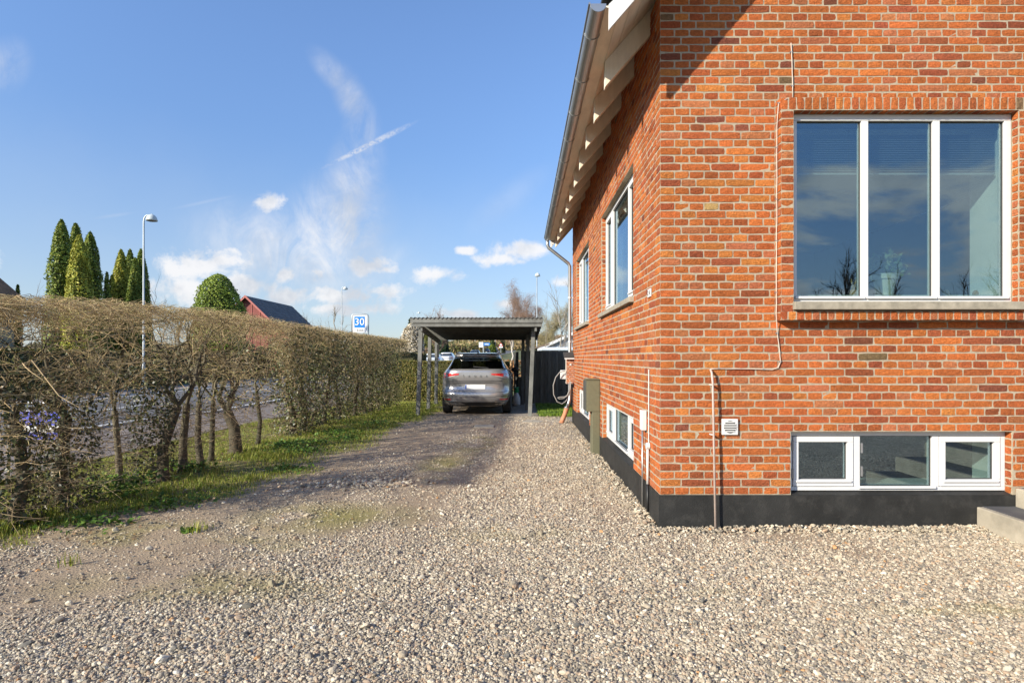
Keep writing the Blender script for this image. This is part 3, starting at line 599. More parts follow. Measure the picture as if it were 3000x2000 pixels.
rest = Bricks()
for g in allb:
    if g in single:
        b = Bricks(); b.add(*g, front3); obj('brick', b.mesh('brick'), m_brick, front_wall)
    else: rest.add(*g, front3)
tag(obj('brick_courses', rest.mesh('brick_courses'), m_brick, front_wall), kind='stuff')
rest = Bricks()
for g in courses(YW - 0.004, YE, 2.95, [S1, S2, SB1, SB2], False): rest.add(*g, side3)
for h in (S1, S2, SB1, SB2):                         # brick reveals of the side windows
    v = PT + round((h[2] - PT) / CH) * CH
    while v < h[3] - 0.02:
        rest.add(0.004, 0.064, v, v + CH, lambda u, w, d, h=h: (XW + u, h[1] - d, w), d=0.003); v += CH
tag(obj('side_brick_courses', rest.mesh('side_brick_courses'), m_brick, side_wall), kind='stuff')
# projecting brick surround of the large window
PR = 0.103
sur = obj('window_surround', MB().box(SUR[0] + .003, BIG[0] - .003, YW - PR, YW + .01, SUR[2] + .004, SUR[3] - .004).box(BIG[1] + .003, SUR[1] - .003, YW - PR, YW + .01, SUR[2] + .004, SUR[3] - .004)
          .box(BIG[0] - .003, BIG[1] + .003, YW - PR, YW + .01, BIG[3] + .003, SUR[3] - .004).box(BIG[0] - .003, BIG[1] + .003, YW - PR, YW + .01, SUR[2] + .004, BIG[2] - .003), m_mortar, house)
sb = Bricks(); fr3 = lambda u, v, d: (u, YW - PR - d, v)
v = SUR[2]; k = 0
while v < SUR[3] - 0.02:
    v1 = min(v + CH, SUR[3]); top = v > BIG[3] - .03
    sb.add(0.0, PR + .004, v, v1, lambda u, w, d: (SUR[0] - d, YW - u, w), d=0.003)                       # return of the near jamb
    if BIG[2] - .03 < v and v1 < BIG[3] + .03:
        sb.add(SUR[0] - .003, BIG[0], v, v1, fr3); sb.add(BIG[1], SUR[1], v, v1, fr3)
        sb.add(0.004, 0.066, v, v1, lambda u, w, d: (BIG[1] - d, YW - PR + u, w), d=0.003)
    v = v1
u = SUR[0] - .003
while u < SUR[1] - 0.02:
    u1 = min(u + 0.0625 + R.uniform(-.002, .002), SUR[1])
    sb.add(u, u1, BIG[3] + .004, SUR[3], fr3, joint=.005); sb.add(u, u1, SUR[2], BIG[2] - .002, fr3, joint=.005)
    sb.add(u, u1, 0.004, PR + .004, lambda a, w, d: (a, YW - w, SUR[2] + .004 - d), d=0.003, joint=.005)   # underside of the lower band
    sb.add(u, u1, 0.03, PR + .004, lambda a, w, d: (a, YW - w, BIG[3] + .003 - d), d=0.003, joint=.005)
    u = u1
tag(obj('surround_bricks', sb.mesh('surround_bricks'), m_brick, sur), kind='stuff')
rv = Bricks(); v = PT
while v < BAS[3] - 0.02: rv.add(0.004, 0.075, v, v + CH, lambda u, w, d: (BAS[1] - d, YW + u, w), d=0.003); v += CH
tag(obj('reveal_bricks', rv.mesh('reveal_bricks'), m_brick, front_wall), kind='stuff')
# plinth
m_plinth = mat('tarred_plinth', (0.022, 0.022, 0.021), 0.62, var=0.35, vscale=3.5, bump=0.5, bscale=90, dirt=(0.055, 0.053, 0.049, 0.6), dirt_scale=9, dist=0.006, spec=0.3)
mb = MB(); pf = YW - 0.012; ps = XW - 0.012
mb.box(ps, XE, pf, pf + .3, -1.62, PT - .001).box(ps, ps + .3, pf + .301, YE, -1.62, PT - .001)
obj('plinth', mb, m_plinth, house)
mb = MB(); mb.prism([(pf + .002, PT), (YW + .10, PT), (YW + .10, PT + .018)], BAS[0] + .002, BAS[1] - .002, 'x')
for h in (SB1, SB2): mb.prism([(ps + .002, PT), (XW + .10, PT), (XW + .10, PT + .018)], h[0] + .002, h[1] - .002, 'y')
obj('plinth_sill', mb, m_plinth, house)
# windows
m_white = mat('window_paint', (0.64, 0.64, 0.635), 0.38, var=0.03, vscale=5, dirt=(0.55, 0.54, 0.51, 0.35), dirt_scale=6)
m_glass = glass('window_glass', (0.66, 0.75, 0.74), 0.19, coat=(.70, .87, 1.0))
m_rub = mat('glazing_gasket', (0.05, 0.05, 0.05), 0.7)
m_hinge = mat('hinge_steel', (0.30, 0.30, 0.30), 0.45, metal=0.6)
m_stone = mat('sill_stone', (0.30, 0.265, 0.205), 0.9, var=0.25, vscale=12, bump=0.4, bscale=60, dirt=(0.16, 0.145, 0.11, 0.8), dirt_scale=5, dist=0.005)
def window(to3, u0, u1, v0, v1, df, secs, fw=0.05, label=None, hinges=()):
    """Frame with mullions; secs: list of (share of width, 'fixed' or 'sash')."""
    mb = MB(); bx = lambda a, b, p_, q, d0, d1, m=mb: m.box(a, b, p_, q, d0, d1, lambda x, y, z: to3(x, y, z))
    D0 = df - 0.075; tot = sum(s_[0] for s_ in secs); W = u1 - u0 - 2 * fw - 0.055 * (len(secs) - 1)
    bx(u0, u1, v1 - fw, v1, D0, df); bx(u0, u1, v0, v0 + fw * .8, D0, df); bx(u0, u0 + fw, v0 + fw * .8, v1 - fw, D0, df); bx(u1 - fw, u1, v0 + fw * .8, v1 - fw, D0, df)
    u = u0 + fw; spans = []
    for i, (s_, k) in enumerate(secs):
        w = W * s_ / tot; spans.append((u, u + w, k)); u += w
        if i < len(secs) - 1: bx(u, u + .055, v0 + fw * .8, v1 - fw, D0, df); u += .055
    win = obj('window', mb, m_white, house, bevel=0.004)
    if label: win['label'] = label
    for a, b, k in spans:
        p_, q = v0 + fw * .8, v1 - fw
        if k == 'sash':
            e = .046; sm = MB(); a, b, p_, q = a + .004, b - .004, p_ + .004, q - .004
            for t in ((a, b, q - e, q), (a, b, p_, p_ + e + .01), (a, a + e, p_ + e + .01, q - e), (b - e, b, p_ + e + .01, q - e)): bx(*t, D0 + .01, df + .008, sm)
            bx(a + .02, b - .02, p_ + e * .75, p_ + e * 1.1, df + .008, df + .022, sm)
            obj('sash', sm, m_white, win, bevel=0.004); a, b, p_, q = a + e, b - e, p_ + e + .01, q - e
        else:
            lm = MB(); bx(a - .02, b + .02, p_ - .012, p_ + .008, df, df + .02, lm); obj('glazing_bead', lm, m_white, win, bevel=0.003)
        gm = MB(); t = .005; bx(a, b, p_, p_ + t, df - .034, df - .022, gm); bx(a, b, q - t, q, df - .034, df - .022, gm); bx(a, a + t, p_ + t, q - t, df - .034, df - .022, gm); bx(b - t, b, p_ + t, q - t, df - .034, df - .022, gm); obj('gasket', gm, m_rub, win)
        pm = MB(); bx(a + .001, b - .001, p_ + .001, q - .001, df - .034, df - .030, pm); obj('pane', pm, m_glass, win)
    for (hu, hv) in hinges:
        hm = MB(); bx(hu - .006, hu + .006, hv - .04, hv + .04, df, df + .012, hm); obj('hinge', hm, m_hinge, win)
    return win
w_big = window(front3, BIG[0] + .002, BIG[1] - .002, 0.445, BIG[3] - .002, 0.035, [(1, 'fixed')] * 3, 0.052, 'large three pane white window in a projecting brick surround')
obj('sill', MB().box(BIG[0] - .012, BIG[1] + .05, YW - PR - .042, YW - .03, 0.380, 0.444), m_stone, w_big, bevel=.006)
window(front3, BAS[0] + .003, BAS[1] - .003, PT + .019, BAS[3] - .003, -0.068, [(1, 'sash'), (1.18, 'fixed'), (1, 'sash')], 0.04, 'low white basement window facing the gravel', [(BAS[0] + .044, -.72), (BAS[0] + .044, -.95), (2.80, -.74), (2.80, -.93)])
for h, lab in ((S1, 'nearer upper white window on the long wall'), (S2, 'farther upper white window on the long wall')):
    w = window(side3, h[0] + .003, h[1] - .003, h[2] + .062, h[3] - .003, -0.062, [(.55, 'sash'), (1.15, 'fixed'), (.55, 'sash')], 0.05, lab, [(h[1] - .05, .9), (h[1] - .05, 1.35), (h[1] - .05, 1.75)])
    obj('sill', MB().box(XW - .05, XW + .10, h[0] - .04, h[1] + .03, h[2] + .004, h[2] + .060), m_stone, w, bevel=.006)
for h, lab in ((SB1, 'nearer white basement window on the long wall'), (SB2, 'farther white basement window on the long wall')):
    window(side3, h[0] + .003, h[1] - .003, PT + .019, h[3] - .003, -0.062, [(.6, 'sash'), (1.0, 'fixed'), (.6, 'sash')], 0.045, lab, [(h[1] - .05, -.72), (h[1] - .05, -.95)])
# rooms behind the glass
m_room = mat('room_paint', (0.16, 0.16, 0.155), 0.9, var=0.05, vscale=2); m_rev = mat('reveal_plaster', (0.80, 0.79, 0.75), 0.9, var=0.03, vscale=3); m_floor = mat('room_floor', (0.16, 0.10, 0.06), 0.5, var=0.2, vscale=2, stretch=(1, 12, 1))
def inward(x0, x1, y0, y1, z0, z1, name):
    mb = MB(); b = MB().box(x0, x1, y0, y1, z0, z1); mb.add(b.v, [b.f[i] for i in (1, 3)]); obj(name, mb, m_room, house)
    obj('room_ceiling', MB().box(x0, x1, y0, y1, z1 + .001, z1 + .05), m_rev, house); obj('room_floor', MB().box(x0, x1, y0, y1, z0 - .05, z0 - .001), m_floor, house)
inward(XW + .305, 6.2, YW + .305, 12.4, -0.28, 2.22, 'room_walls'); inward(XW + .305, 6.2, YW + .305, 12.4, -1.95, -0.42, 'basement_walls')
mb = MB()
for x0, x1, z0, z1 in ((BIG[0] - .0, BIG[0] + .004, .5, BIG[3]), (BIG[1] - .004, BIG[1], .5, BIG[3]), (BIG[0] + .005, BIG[1] - .005, BIG[3] - .004, BIG[3])): mb.box(x0, x1, YW + .045, YW + .40, z0, z1)
for x0, x1, z0, z1 in ((BAS[0], BAS[0] + .004, PT, BAS[3]), (BAS[1] - .004, BAS[1], PT, BAS[3])): mb.box(x0, x1, YW + .15, YW + .42, z0, z1)
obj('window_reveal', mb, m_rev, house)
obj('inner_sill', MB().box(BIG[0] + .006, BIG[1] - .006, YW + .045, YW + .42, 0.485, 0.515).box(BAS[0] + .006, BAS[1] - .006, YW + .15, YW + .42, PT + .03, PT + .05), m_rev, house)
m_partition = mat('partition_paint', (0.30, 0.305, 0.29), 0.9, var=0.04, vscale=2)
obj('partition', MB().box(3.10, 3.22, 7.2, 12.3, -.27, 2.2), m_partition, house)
# raised slatted blind, plant, ornaments
m_slat = mat('blind_slat', (0.42, 0.43, 0.43), 0.5, var=0.04)
blind = thing('window_blind', 'white slatted blind lowered a short way behind the large window', 'blind', (3.05, YW + .12, 1.93))
mb = MB()
for i in range(19): z = 1.885 - i * 0.0185; mb.box(BIG[0] + .03, BIG[1] - .03, YW + .098, YW + .122, z, z + .0016, lambda x, y, z_, z0=z: (x, y, z_ + (y - YW - .11) * 0.45))
obj('slats', mb, m_slat, blind); obj('head_rail', MB().box(BIG[0] + .02, BIG[1] - .02, YW + .09, YW + .13, 1.905, 1.945), m_slat, blind); obj('bottom_rail', MB().box(BIG[0] + .03, BIG[1] - .03, YW + .097, YW + .123, 1.515, 1.53), m_slat, blind)
obj('lift_cord', MB().tube([(2.72, YW + .11, 1.53), (2.72, YW + .11, 1.9)], .0015, 5), m_slat, blind)
pot = thing('potted_plant', 'pale green plant in a tapered grey pot on the window sill', 'plant', (3.07, 4.96, .516))
m_pot = mat('pot_glaze', (0.74, 0.73, 0.62), 0.55, var=0.06, vscale=14)
obj('pot', MB().lathe([(0, .003), (.062, .003), (.086, .145), (.100, .145), (.104, .187), (.092, .187), (.086, .155), (0, .150)], (3.07, 4.96, .516), 28), m_pot, pot, smooth=False)
st = [np.stack([np.linspace(3.07, 3.07 + dx, 4), np.linspace(4.96, 4.96 + dy, 4), np.linspace(.66, .66 + dz, 4) + np.array([0, .01, .02, 0])], 1) for dx, dy, dz in ((-.13, -.02, .14), (-.05, .03, .17), (.04, -.03, .18), (.10, .02, .13), (.15, .0, .09), (-.02, .0, .12), (.06, .04, .2))]
st = np.array(st); obj('stem', np_mesh('stem', *tubes(st, np.tile([.008, .006, .005, .003], (7, 1)), np.tile([.25, .22, .14], (7, 1)), 5)), leafmat('stem', 0), pot)
tips = np.concatenate([st[:, 3], st[:, 2], (st[:, 2] + st[:, 3]) / 2]); Pt = np.repeat(tips, 16, 0) + NR.normal(0, .028, (len(tips) * 16, 3)); obj('foliage', np_mesh('foliage', *leaves(Pt, norm(NR.normal(0, 1, Pt.shape)), .021, pick([(.22, .30, .14), (.32, .38, .2), (.16, .24, .1)], len(Pt)), 1.1, .3)), leafmat('houseplant_leaf', .2), pot)
m_wood = mat('turned_wood', (0.48, 0.30, 0.12), 0.55, var=0.15, vscale=20)
bun = thing('rabbit_figurine', 'small wooden rabbit with long ears on the window sill', 'figurine', (2.775, 4.90, .516))
obj('body', MB().lathe([(0, 0), (.026, .002), (.032, .02), (.026, .048), (.012, .058)], (2.775, 4.90, .516), 14), m_wood, bun, smooth=True)
obj('head', MB().lathe([(.004, .052), (.018, .058), (.022, .072), (.016, .088), (0, .094)], (2.775, 4.90, .516), 14), m_wood, bun, smooth=True)
for s_ in (-1, 1): obj('ear', MB().tube([(2.775 + s_ * .008, 4.90, .516 + .086), (2.775 + s_ * .017, 4.90, .516 + .115), (2.775 + s_ * .020, 4.90, .516 + .145)], [.006, .008, .002], 8), m_wood, bun, smooth=True)
for x, r, lab in ((3.556, .026, 'low round wooden ornament at the inner corner of the right pane'), (3.80, .024, 'small egg shaped wooden ornament near the lit window reveal')):
    o = obj('wooden_ornament', MB().lathe([(0, 0), (r * .8, .004), (r, r * .7), (r * .85, r * 1.4), (r * .4, r * 2.0), (0, r * 2.1)], (x, 4.91, .516), 14), m_wood, None, smooth=True); tag(o, lab, 'ornament')
# roof, eaves, gutter
m_cream = mat('eaves_paint', (0.72, 0.645, 0.51), 0.7, var=0.10, vscale=3, stretch=(6, 1, 1), bump=.15, bscale=50, dirt=(.48, .42, .33, .5), dirt_scale=2.5)
m_barge = mat('barge_paint', (0.62, 0.62, 0.61), 0.6, var=0.05, vscale=4)
m_tile = mat('roof_tile', (0.030, 0.030, 0.034), 0.6, var=0.3, vscale=5, bump=.3, bscale=60)
XR = (XW + XE) / 2; Y0, Y1 = 4.315, 12.98
mb = MB().box(.615, .738, Y0 + .035, Y1 - .03, 2.588, 2.606)
for k in range(1, 7):                                # boards under the tiles, each a plank running along the eaves
    a = .615 + k * .115; b = a + .112
    mb.prism([(a, ub(a)), (b, ub(b)), (b, ub(b) + .024), (a, ub(a) + .024)], Y0 + .03, Y1 - .03, 'y')
e0 = .615 + 7 * .115; mb.prism([(e0, ub(e0)), (XR, ub(XR)), (XR, ub(XR) + .024), (e0, ub(e0) + .024)], Y0 + .03, Y1 - .03, 'y')
obj('eaves_boards', mb, m_cream, house)
mb = MB(); mb.prism([(.60, 2.645), (.80, ub(.80) + .11), (.80, ub(.80) + .135), (.60, 2.68)], Y0, Y1, 'y'); a = .79
while a < XR:
    b = min(a + .235, XR + .03); mb.prism([(a, ub(a) + .115), (b, ub(b) + .10), (b, ub(b) + .125), (a, ub(a) + .145)], Y0, Y1, 'y'); a += .23
x2 = 2 * XR - .60; mb.prism([(XR, ub(XR) + .03), (x2, ub(.60) + .03), (x2, ub(.60) + .07), (XR, ub(XR) + .08)], Y0, Y1, 'y'); obj('roof', mb, m_tile, house)
for y0 in (Y0 + .005, Y1 - .03):
    obj('bargeboard', MB().prism([(.645, 2.60), (.645, ub(.645) - .07), (XR, ub(XR) - .07), (XR, ub(XR) + .095), (.76, ub(.76) + .095)], y0, y0 + .025, 'y'), m_barge, house, bevel=.002)
for k in range(11):
    y = 5.146 + k * .741
    obj('rafter', MB().prism([(.73, ub(.73) - .002), (.73, ub(.73) - .225), (1.30, ub(1.30) - .225), (1.30, ub(1.30) - .002)], y - .035, y + .035, 'y'), m_cream, house, bevel=.003)
obj('wall_plate_boards', MB().box(XW + .02, XW + .05, YW, YE, 2.95, 3.15), m_cream, house)
m_zinc = mat('zinc', (0.42, 0.43, 0.43), 0.38, metal=0.85, var=0.12, vscale=4, stretch=(1, .4, 1), dirt=(.30, .30, .29, .5), dirt_scale=4)
gx, gh, gr_ = .566, 2.60, .060
def arc(r, n=14): return [(gx - r * math.cos(t), gh - r * math.sin(t)) for t in np.linspace(0, math.pi, n)]
gut = obj('gutter', MB().prism(arc(gr_) + arc(gr_ - .003)[::-1], Y0, 12.80, 'y').tube([(gx - gr_ - .004, Y0, gh + .004), (gx - gr_ - .004, 12.80, gh + .004)], .008, 8), m_zinc, house, smooth=False)
for y in (Y0, 12.796): obj('end_cap', MB().prism(arc(gr_ - .001), y - .002, y + .003, 'y'), m_zinc, gut)
for k in range(11): y = 4.70 + k * .741; obj('gutter_bracket', MB().prism(arc(gr_ + .006) + arc(gr_ + .001)[::-1], y - .012, y + .012, 'y'), m_zinc, gut)
dp = obj('downpipe', MB().tube([(gx, 12.72, 2.56), (gx, 12.72, 2.45), (gx + .03, 12.72, 2.38), (1.02, 12.71, 2.04), (1.05, 12.71, 1.98), (1.05, 12.71, -.86), (1.03, 12.69, -.96), (.965, 12.64, -1.12)], .036, 14), m_zinc, house, smooth=True)
m_clay = mat('fired_clay', (0.50, 0.20, 0.10), 0.75, var=0.15, vscale=9, dirt=(.45, .36, .29, .6), dirt_scale=7)
obj('drain_shoe', MB().tube([(.975, 12.65, -1.10), (.965, 12.64, -1.13), (.945, 12.63, -1.20), (.90, 12.60, -1.30), (.86, 12.58, -1.40)], [.056, .052, .05, .05, .05], 14), m_clay, dp, smooth=True)
obj('pipe_collar', MB().tube([(.985, 12.655, -1.075), (.972, 12.645, -1.10)], .058, 14), m_zinc, dp)
for z in (1.3, .35): obj('pipe_clip', MB().tube([(1.05, 12.71, z - .012), (1.05, 12.71, z + .012)], .041, 14).box(1.08, XW + .01, 12.70, 12.72, z - .01, z + .01), m_white, dp)
# entrance steps at the near gable
m_conc = mat('step_concrete', (0.36, 0.32, 0.25), 0.9, var=0.18, vscale=5, bump=.4, bscale=70, dirt=(.20, .185, .14, .75), dirt_scale=3.2, dist=.005)
m_tread = mat('slate_tread', (0.075, 0.076, 0.082), 0.7, var=0.2, vscale=4, bump=.3, bscale=50, dirt=(.15, .15, .145, .5), dirt_scale=5)
for k in range(8):
    x0 = 3.684 + .313 * k; top = -1.203 + .152 * k; x1 = x0 + (.313 if k < 7 else 1.5)
    s_ = obj('step', MB().box(x0, x1 + (.0 if k == 7 else -.001), 3.45, pf - .002, -1.6, top), m_conc, house, bevel=.008)
    obj('tread', MB().box(x0 + .045, x1 - .004, 3.50, pf - .004, top - .01, top + .004), m_tread, s_)
# fixtures on the walls
m_plas = mat('white_plastic', (0.62, 0.62, 0.60), 0.45, var=0.04)
m_vent_shade = mat('vent_dark', (0.02, 0.02, 0.02), 0.9)
vent = obj('air_vent', MB().box(1.623, 1.753, YW - .022, YW - .003, -.622, -.493), m_plas, house, bevel=.004)
cx, cz, vr = 1.688, -.5575, .050
obj('vent_shade_disc', MB().prism([(cx + vr * math.cos(t), cz + vr * math.sin(t)) for t in np.linspace(0, 2 * math.pi, 25)[:-1]], YW - .0235, YW - .021, 'y'), m_vent_shade, vent)  # dark disc on the plate stands in for shade inside the vent
for k in range(5):
    z = cz - .036 + k * .0185; w = math.sqrt(vr ** 2 - (z - cz) ** 2) - .001; obj('louvre', MB().box(cx - w, cx + w, YW - .029, YW - .0238, z - .003, z + .006), m_plas, vent)
m_beige = mat('cable_sheath', (.56, .47, .39), .6, var=.1, vscale=8)
def cable(name, pts, r, label, m=m_beige, clips=0, cat='cable'):
    t = thing(name, label, cat, pts[0]); P2 = []
    for i in range(len(pts) - 1):
        a, b = Vector(pts[i]), Vector(pts[i + 1]); n = max(2, int((b - a).length / .08))
        for k in range(n): q = a.lerp(b, k / n); P2.append((q.x + R.uniform(-.002, .002), q.y, q.z))
    P2.append(pts[-1]); obj('line', MB().tube(P2, r, 7), m, t, smooth=True)
    for k in range(clips):
        q = Vector(P2[int((k + .5) / clips * len(P2))]); obj('clip', MB().box(q.x - .012, q.x + .008, q.y - .003, q.y + .008, q.z - .004, q.z + .004), m_hinge, t)
    return t
yc = YW - .014
cable('wall_cable', [(2.183, yc, 2.545), (2.192, yc, 2.40), (2.196, yc, 2.10)], .0038, 'short white cable running down the bricks above the large window', clips=2)
cable('wall_cable', [(2.110, YW - PR - .006, 2.055), (2.052, YW - .085, 2.03), (2.050, YW - .06, 1.85), (2.050, YW - .05, .36), (2.07, yc, .20), (2.092, yc, .05), (2.098, yc, -.03), (2.08, yc, -.075), (2.03, yc, -.095), (1.90, yc, -.09), (1.6, yc, -.086), (1.53, yc, -.09)], .0036, 'long white cable beside the window surround, bending to the upright pole', clips=9)
pole = thing('conduit_pole', 'thin upright white conduit pole in front of the black plinth', 'pole', (1.553, YW - .06, -1.39))
obj('tube', MB().tube([(1.530, YW - .02, -.095), (1.532, YW - .045, -.12), (1.535, YW - .06, -.2), (1.556, YW - .065, -1.40)], .0088, 10), mat('pole_paint', (.46, .37, .32), .6, var=.15, vscale=10), pole, smooth=True)
for z in (-.22, -.62): obj('bracket', MB().box(1.525, 1.545, YW - .058, YW - .002, z, z + .008), m_plas, pole)
num = thing('house_number', 'two small white house number plates by the corner of the house', 'number plate', (XW, 5.1, .53))
m_black = mat('black_paint', (0.012, 0.012, 0.012), 0.5)
for k, ch in enumerate('26'):
    y = 5.150 - k * .068; pl = obj('plate', MB().box(XW - .014, XW - .005, y - .028, y + .028, .530, .600), m_plas, num, bevel=.002)
    text('digit', ch, .062, m_black, pl, (XW - .0152, y, .565), (math.pi / 2, 0, -math.pi / 2))
mbx = thing('meter_box', 'white junction box with conduits on the long wall by the corner', 'junction box', (XW, 5.28, -1.38))
obj('box', MB().box(XW - .050, XW - .006, 5.245, 5.335, -.648, -.470), m_plas, mbx, bevel=.004)
obj('conduit', MB().tube([(XW - .03, 5.31, -.645), (XW - .03, 5.31, -1.40)], .009, 10), m_zinc, mbx, smooth=True)
obj('junction', MB().tube([(XW - .006, 5.135, -.77), (XW - .035, 5.135, -.77)], .030, 16), m_plas, mbx)
obj('conduit', MB().tube([(XW - .022, 5.13, -.795), (XW - .022, 5.13, -1.10)], .011, 10), m_plas, mbx, smooth=True); obj('conduit', MB().tube([(XW - .022, 5.13, -1.10), (XW - .022, 5.13, -1.40)], .012, 10), m_black, mbx, smooth=True)
obj('cable', MB().tube([(XW - .012, 5.135, -.74), (XW - .012, 5.133, -.4), (XW - .012, 5.13, -.10)], .005, 6), m_plas, mbx)
cab = thing('utility_cabinet', 'olive grey metal utility cabinet on a narrow post against the long wall', 'cabinet', (1.03, 8.5, -1.38))
m_cab = mat('cabinet_enamel', (0.135, 0.130, 0.078), 0.55, var=0.10, vscale=30, bump=.15, bscale=200)
body = obj('body', MB().box(.930, XW - .006, 8.355, 8.68, -.765, -.315), m_cab, cab, bevel=.006)
obj('lid', MB().box(.918, XW - .006, 8.343, 8.69, -.315, -.300), m_cab, cab, bevel=.003); obj('door', MB().box(.914, .929, 8.365, 8.67, -.755, -.325), mat('cabinet_door', (.07, .07, .06), .5, var=.1), body, bevel=.003)
obj('post', MB().box(1.012, XW - .006, 8.36, 8.62, -1.43, -.766), m_cab, cab, bevel=.005)
ch = thing('charging_box', 'brick clad box with a dark slanted lid on the far end of the long wall', 'box', (1.04, 12.6, -.55))
bb = obj('body', MB().box(.955, XW - .006, 12.45, 12.66, -.548, -.01), mat('slip_mortar', (.5, .45, .38), .95, var=.1), ch)
sl = Bricks(); v = -.545; k = 0
while v < -.03:
    us = [.955, 1.03, 1.12] if k % 2 else [.955, .99, 1.075, 1.12]
    for a, b in zip(us[:-1], us[1:]): sl.add(a, b, v, v + .042, lambda u, w, d: (u, 12.45 - d, w), joint=.0035)
    v += .042; k += 1
tag(obj('brick_slips', sl.mesh('brick_slips'), m_brick, bb), kind='stuff')
obj('lid', MB().prism([(12.38, .0), (12.38, .012), (12.68, .125), (12.68, .10)], .905, XW - .006, 'x'), mat('lid_felt', (.045, .043, .04), .85, var=.2, vscale=20), ch); obj('fascia', MB().box(.915, XW - .006, 12.385, 12.41, -.028, .0), m_white, ch); obj('switch', MB().box(1.03, 1.062, 12.432, 12.449, -.155, -.118), m_plas, bb)
ev = thing('car_charger', 'white wall charger with a looped grey charging cable', 'charger', (.9, 12.6, -.45))
obj('housing', MB().box(.838, .952, 12.50, 12.64, -.452, -.262), m_plas, ev, bevel=.012)
m_cab2 = mat('cable_rubber', (0.26, 0.25, 0.235), 0.6)
lp = [(1655, 1087), (1648, 1087), (1640, 1090), (1628, 1105), (1621, 1128), (1622, 1155), (1632, 1176), (1646, 1183), (1658, 1175), (1666, 1158), (1670, 1135), (1670, 1118)]
obj('charging_cable', MB().tube([P(x, y, 12.42 + .002 * i) for i, (x, y) in enumerate(lp)], .011, 8), m_cab2, ev, smooth=True)
lp = [(1668, 1120), (1667, 1145), (1661, 1160), (1650, 1167), (1638, 1168), (1634, 1165), (1640, 1163), (1655, 1162), (1664, 1156), (1671, 1140), (1672, 1118)]
obj('charging_cable', MB().tube([P(x, y, 12.40) for x, y in lp], .011, 8), m_cab2, ev, smooth=True)
mh = tag(obj('manhole_cover', MB().lathe([(.235, -.02), (.235, .012), (.225, .016), (0, .016)], (.25, 12.9, gz(12.9)), 28), m_conc), 'round concrete manhole cover set in the gravel before the carport', 'manhole cover')
tag(obj('paving_slab', MB().box(-.95, -.55, 11.7, 12.1, gz(12) - .03, gz(12) + .02), m_conc, bevel=.006), 'flat grey slab sunk in the gravel of the drive', 'slab')
# ---------------------------------------------------------------- long hedge between drive and footpath
HX = -4.12                                           # middle line of the hedge
def HT(y): return np.interp(y, [3.5, 4.2, 5, 6, 7.7, 9, 13, 17], [.38, .43, .49, .53, .585, .56, .545, .565])   # its top above the camera
TW = [(.54, .40, .22), (.45, .335, .185), (.64, .50, .29), (.34, .25, .145), (.50, .41, .20), (.37, .32, .14)]
m_bark = leafmat('hedge_bark', 0, .9, .2)
def branchy(base, top, r0, depth, spread, out, segs=5, kids=4, wob=.06, up=.25, shrink=.55, lenk=.62):
    """Recursive limb: collects (path, radii) in out[depth]."""
    a = np.array(base, float); b = np.array(top, float); L_ = np.linalg.norm(b - a); t = np.linspace(0, 1, segs)[:, None]
    p_ = a + (b - a) * t; p_[1:-1] += NR.normal(0, wob * L_, (segs - 2, 3)); p_[-1] += NR.normal(0, wob * L_ * .5, 3)
    out.setdefault(depth, []).append((p_, np.linspace(r0, r0 * .55, segs)))
    if depth <= 0: return
    d0 = norm(b - a)
    for k in range(kids):
        s = R.uniform(.35, 1.0) if k else 1.0; q = p_[min(int(s * (segs - 1)), segs - 1)]
        d = norm(d0 + NR.normal(0, spread, 3) + np.array([0, 0, up])); l2 = L_ * lenk * R.uniform(.7, 1.15)
        branchy(q, q + d * l2, r0 * shrink * R.uniform(.8, 1.1), depth - 1, spread, out, max(3, segs - 1), kids, wob, up, shrink, lenk)
def limbs_mesh(name, out, pal, sides=None):
    parts = []
    for d, lst in out.items():
        segs = {}
        for p_, r in lst: segs.setdefault(len(p_), []).append((p_, r))
        for k, l in segs.items(): parts.append(tubes(np.array([x[0] for x in l]), np.array([x[1] for x in l]), pick(pal, len(l), None, .18), 3 if d == 0 else (5 if d == 1 else 7)))
    return np_mesh(name, *cat3(parts))
hedge = thing('hornbeam_hedge', 'long clipped bare hornbeam hedge with ivy, beside the drive', 'hedge', (HX, 11.5, -1.4))
TR = [(4.75, .075, 1), (5.35, .085, 1), (6.15, .05, 0), (6.55, .085, 1), (7.05, .07, 0), (7.35, .06, 0), (7.9, .05, 0), (8.5, .095, 0), (9.4, .05, 0), (10.6, .085, 1), (11.3, .08, 1), (12.3, .07, 1), (13.2, .085, 1), (14.2, .08, 1), (15.2, .08, 1), (16.2, .08, 1), (17.2, .08, 1), (18.3, .09, 1)]
BK = [(.105, .09, .062), (.145, .125, .085), (.08, .075, .048)]
for i, (y, r, ivy) in enumerate(TR):
    r *= .72 if i != 7 else .9; out = {}; z0 = gz(y) - .03; lean = R.uniform(-.3, .12) if i != 7 else .05; x = HX + R.uniform(-.12, .12)
    fork = (x + R.uniform(-.1, .1), y - lean * .6, -.55 if i != 7 else -.78)
    mid = np.array([(x, y, z0), (x + .02, y, z0 + .1), (x + R.uniform(-.05, .05), y - lean * .35, z0 + .4), fork])
    out[2] = [(mid, np.array([r * 1.5, r * 1.05, r * .9, r * .8]))]
    for k in range(4 if r > .065 else 3):
        branchy(fork, (fork[0] + R.uniform(-.32, .32), fork[1] + R.uniform(-.42, .42), R.uniform(-.1, .42)), r * .42, 1, .7, out, 5, 4, .05, .1, .36, .7)
    for l in out.values():
        for p_, _ in l: p_[:, 2] = np.minimum(p_[:, 2], HT(p_[:, 1]) - .05); p_[:, 0] = HX + np.clip(p_[:, 0] - HX, -.42, .42)
    obj('trunk', limbs_mesh('trunk', out, BK), m_bark, hedge, smooth=True)
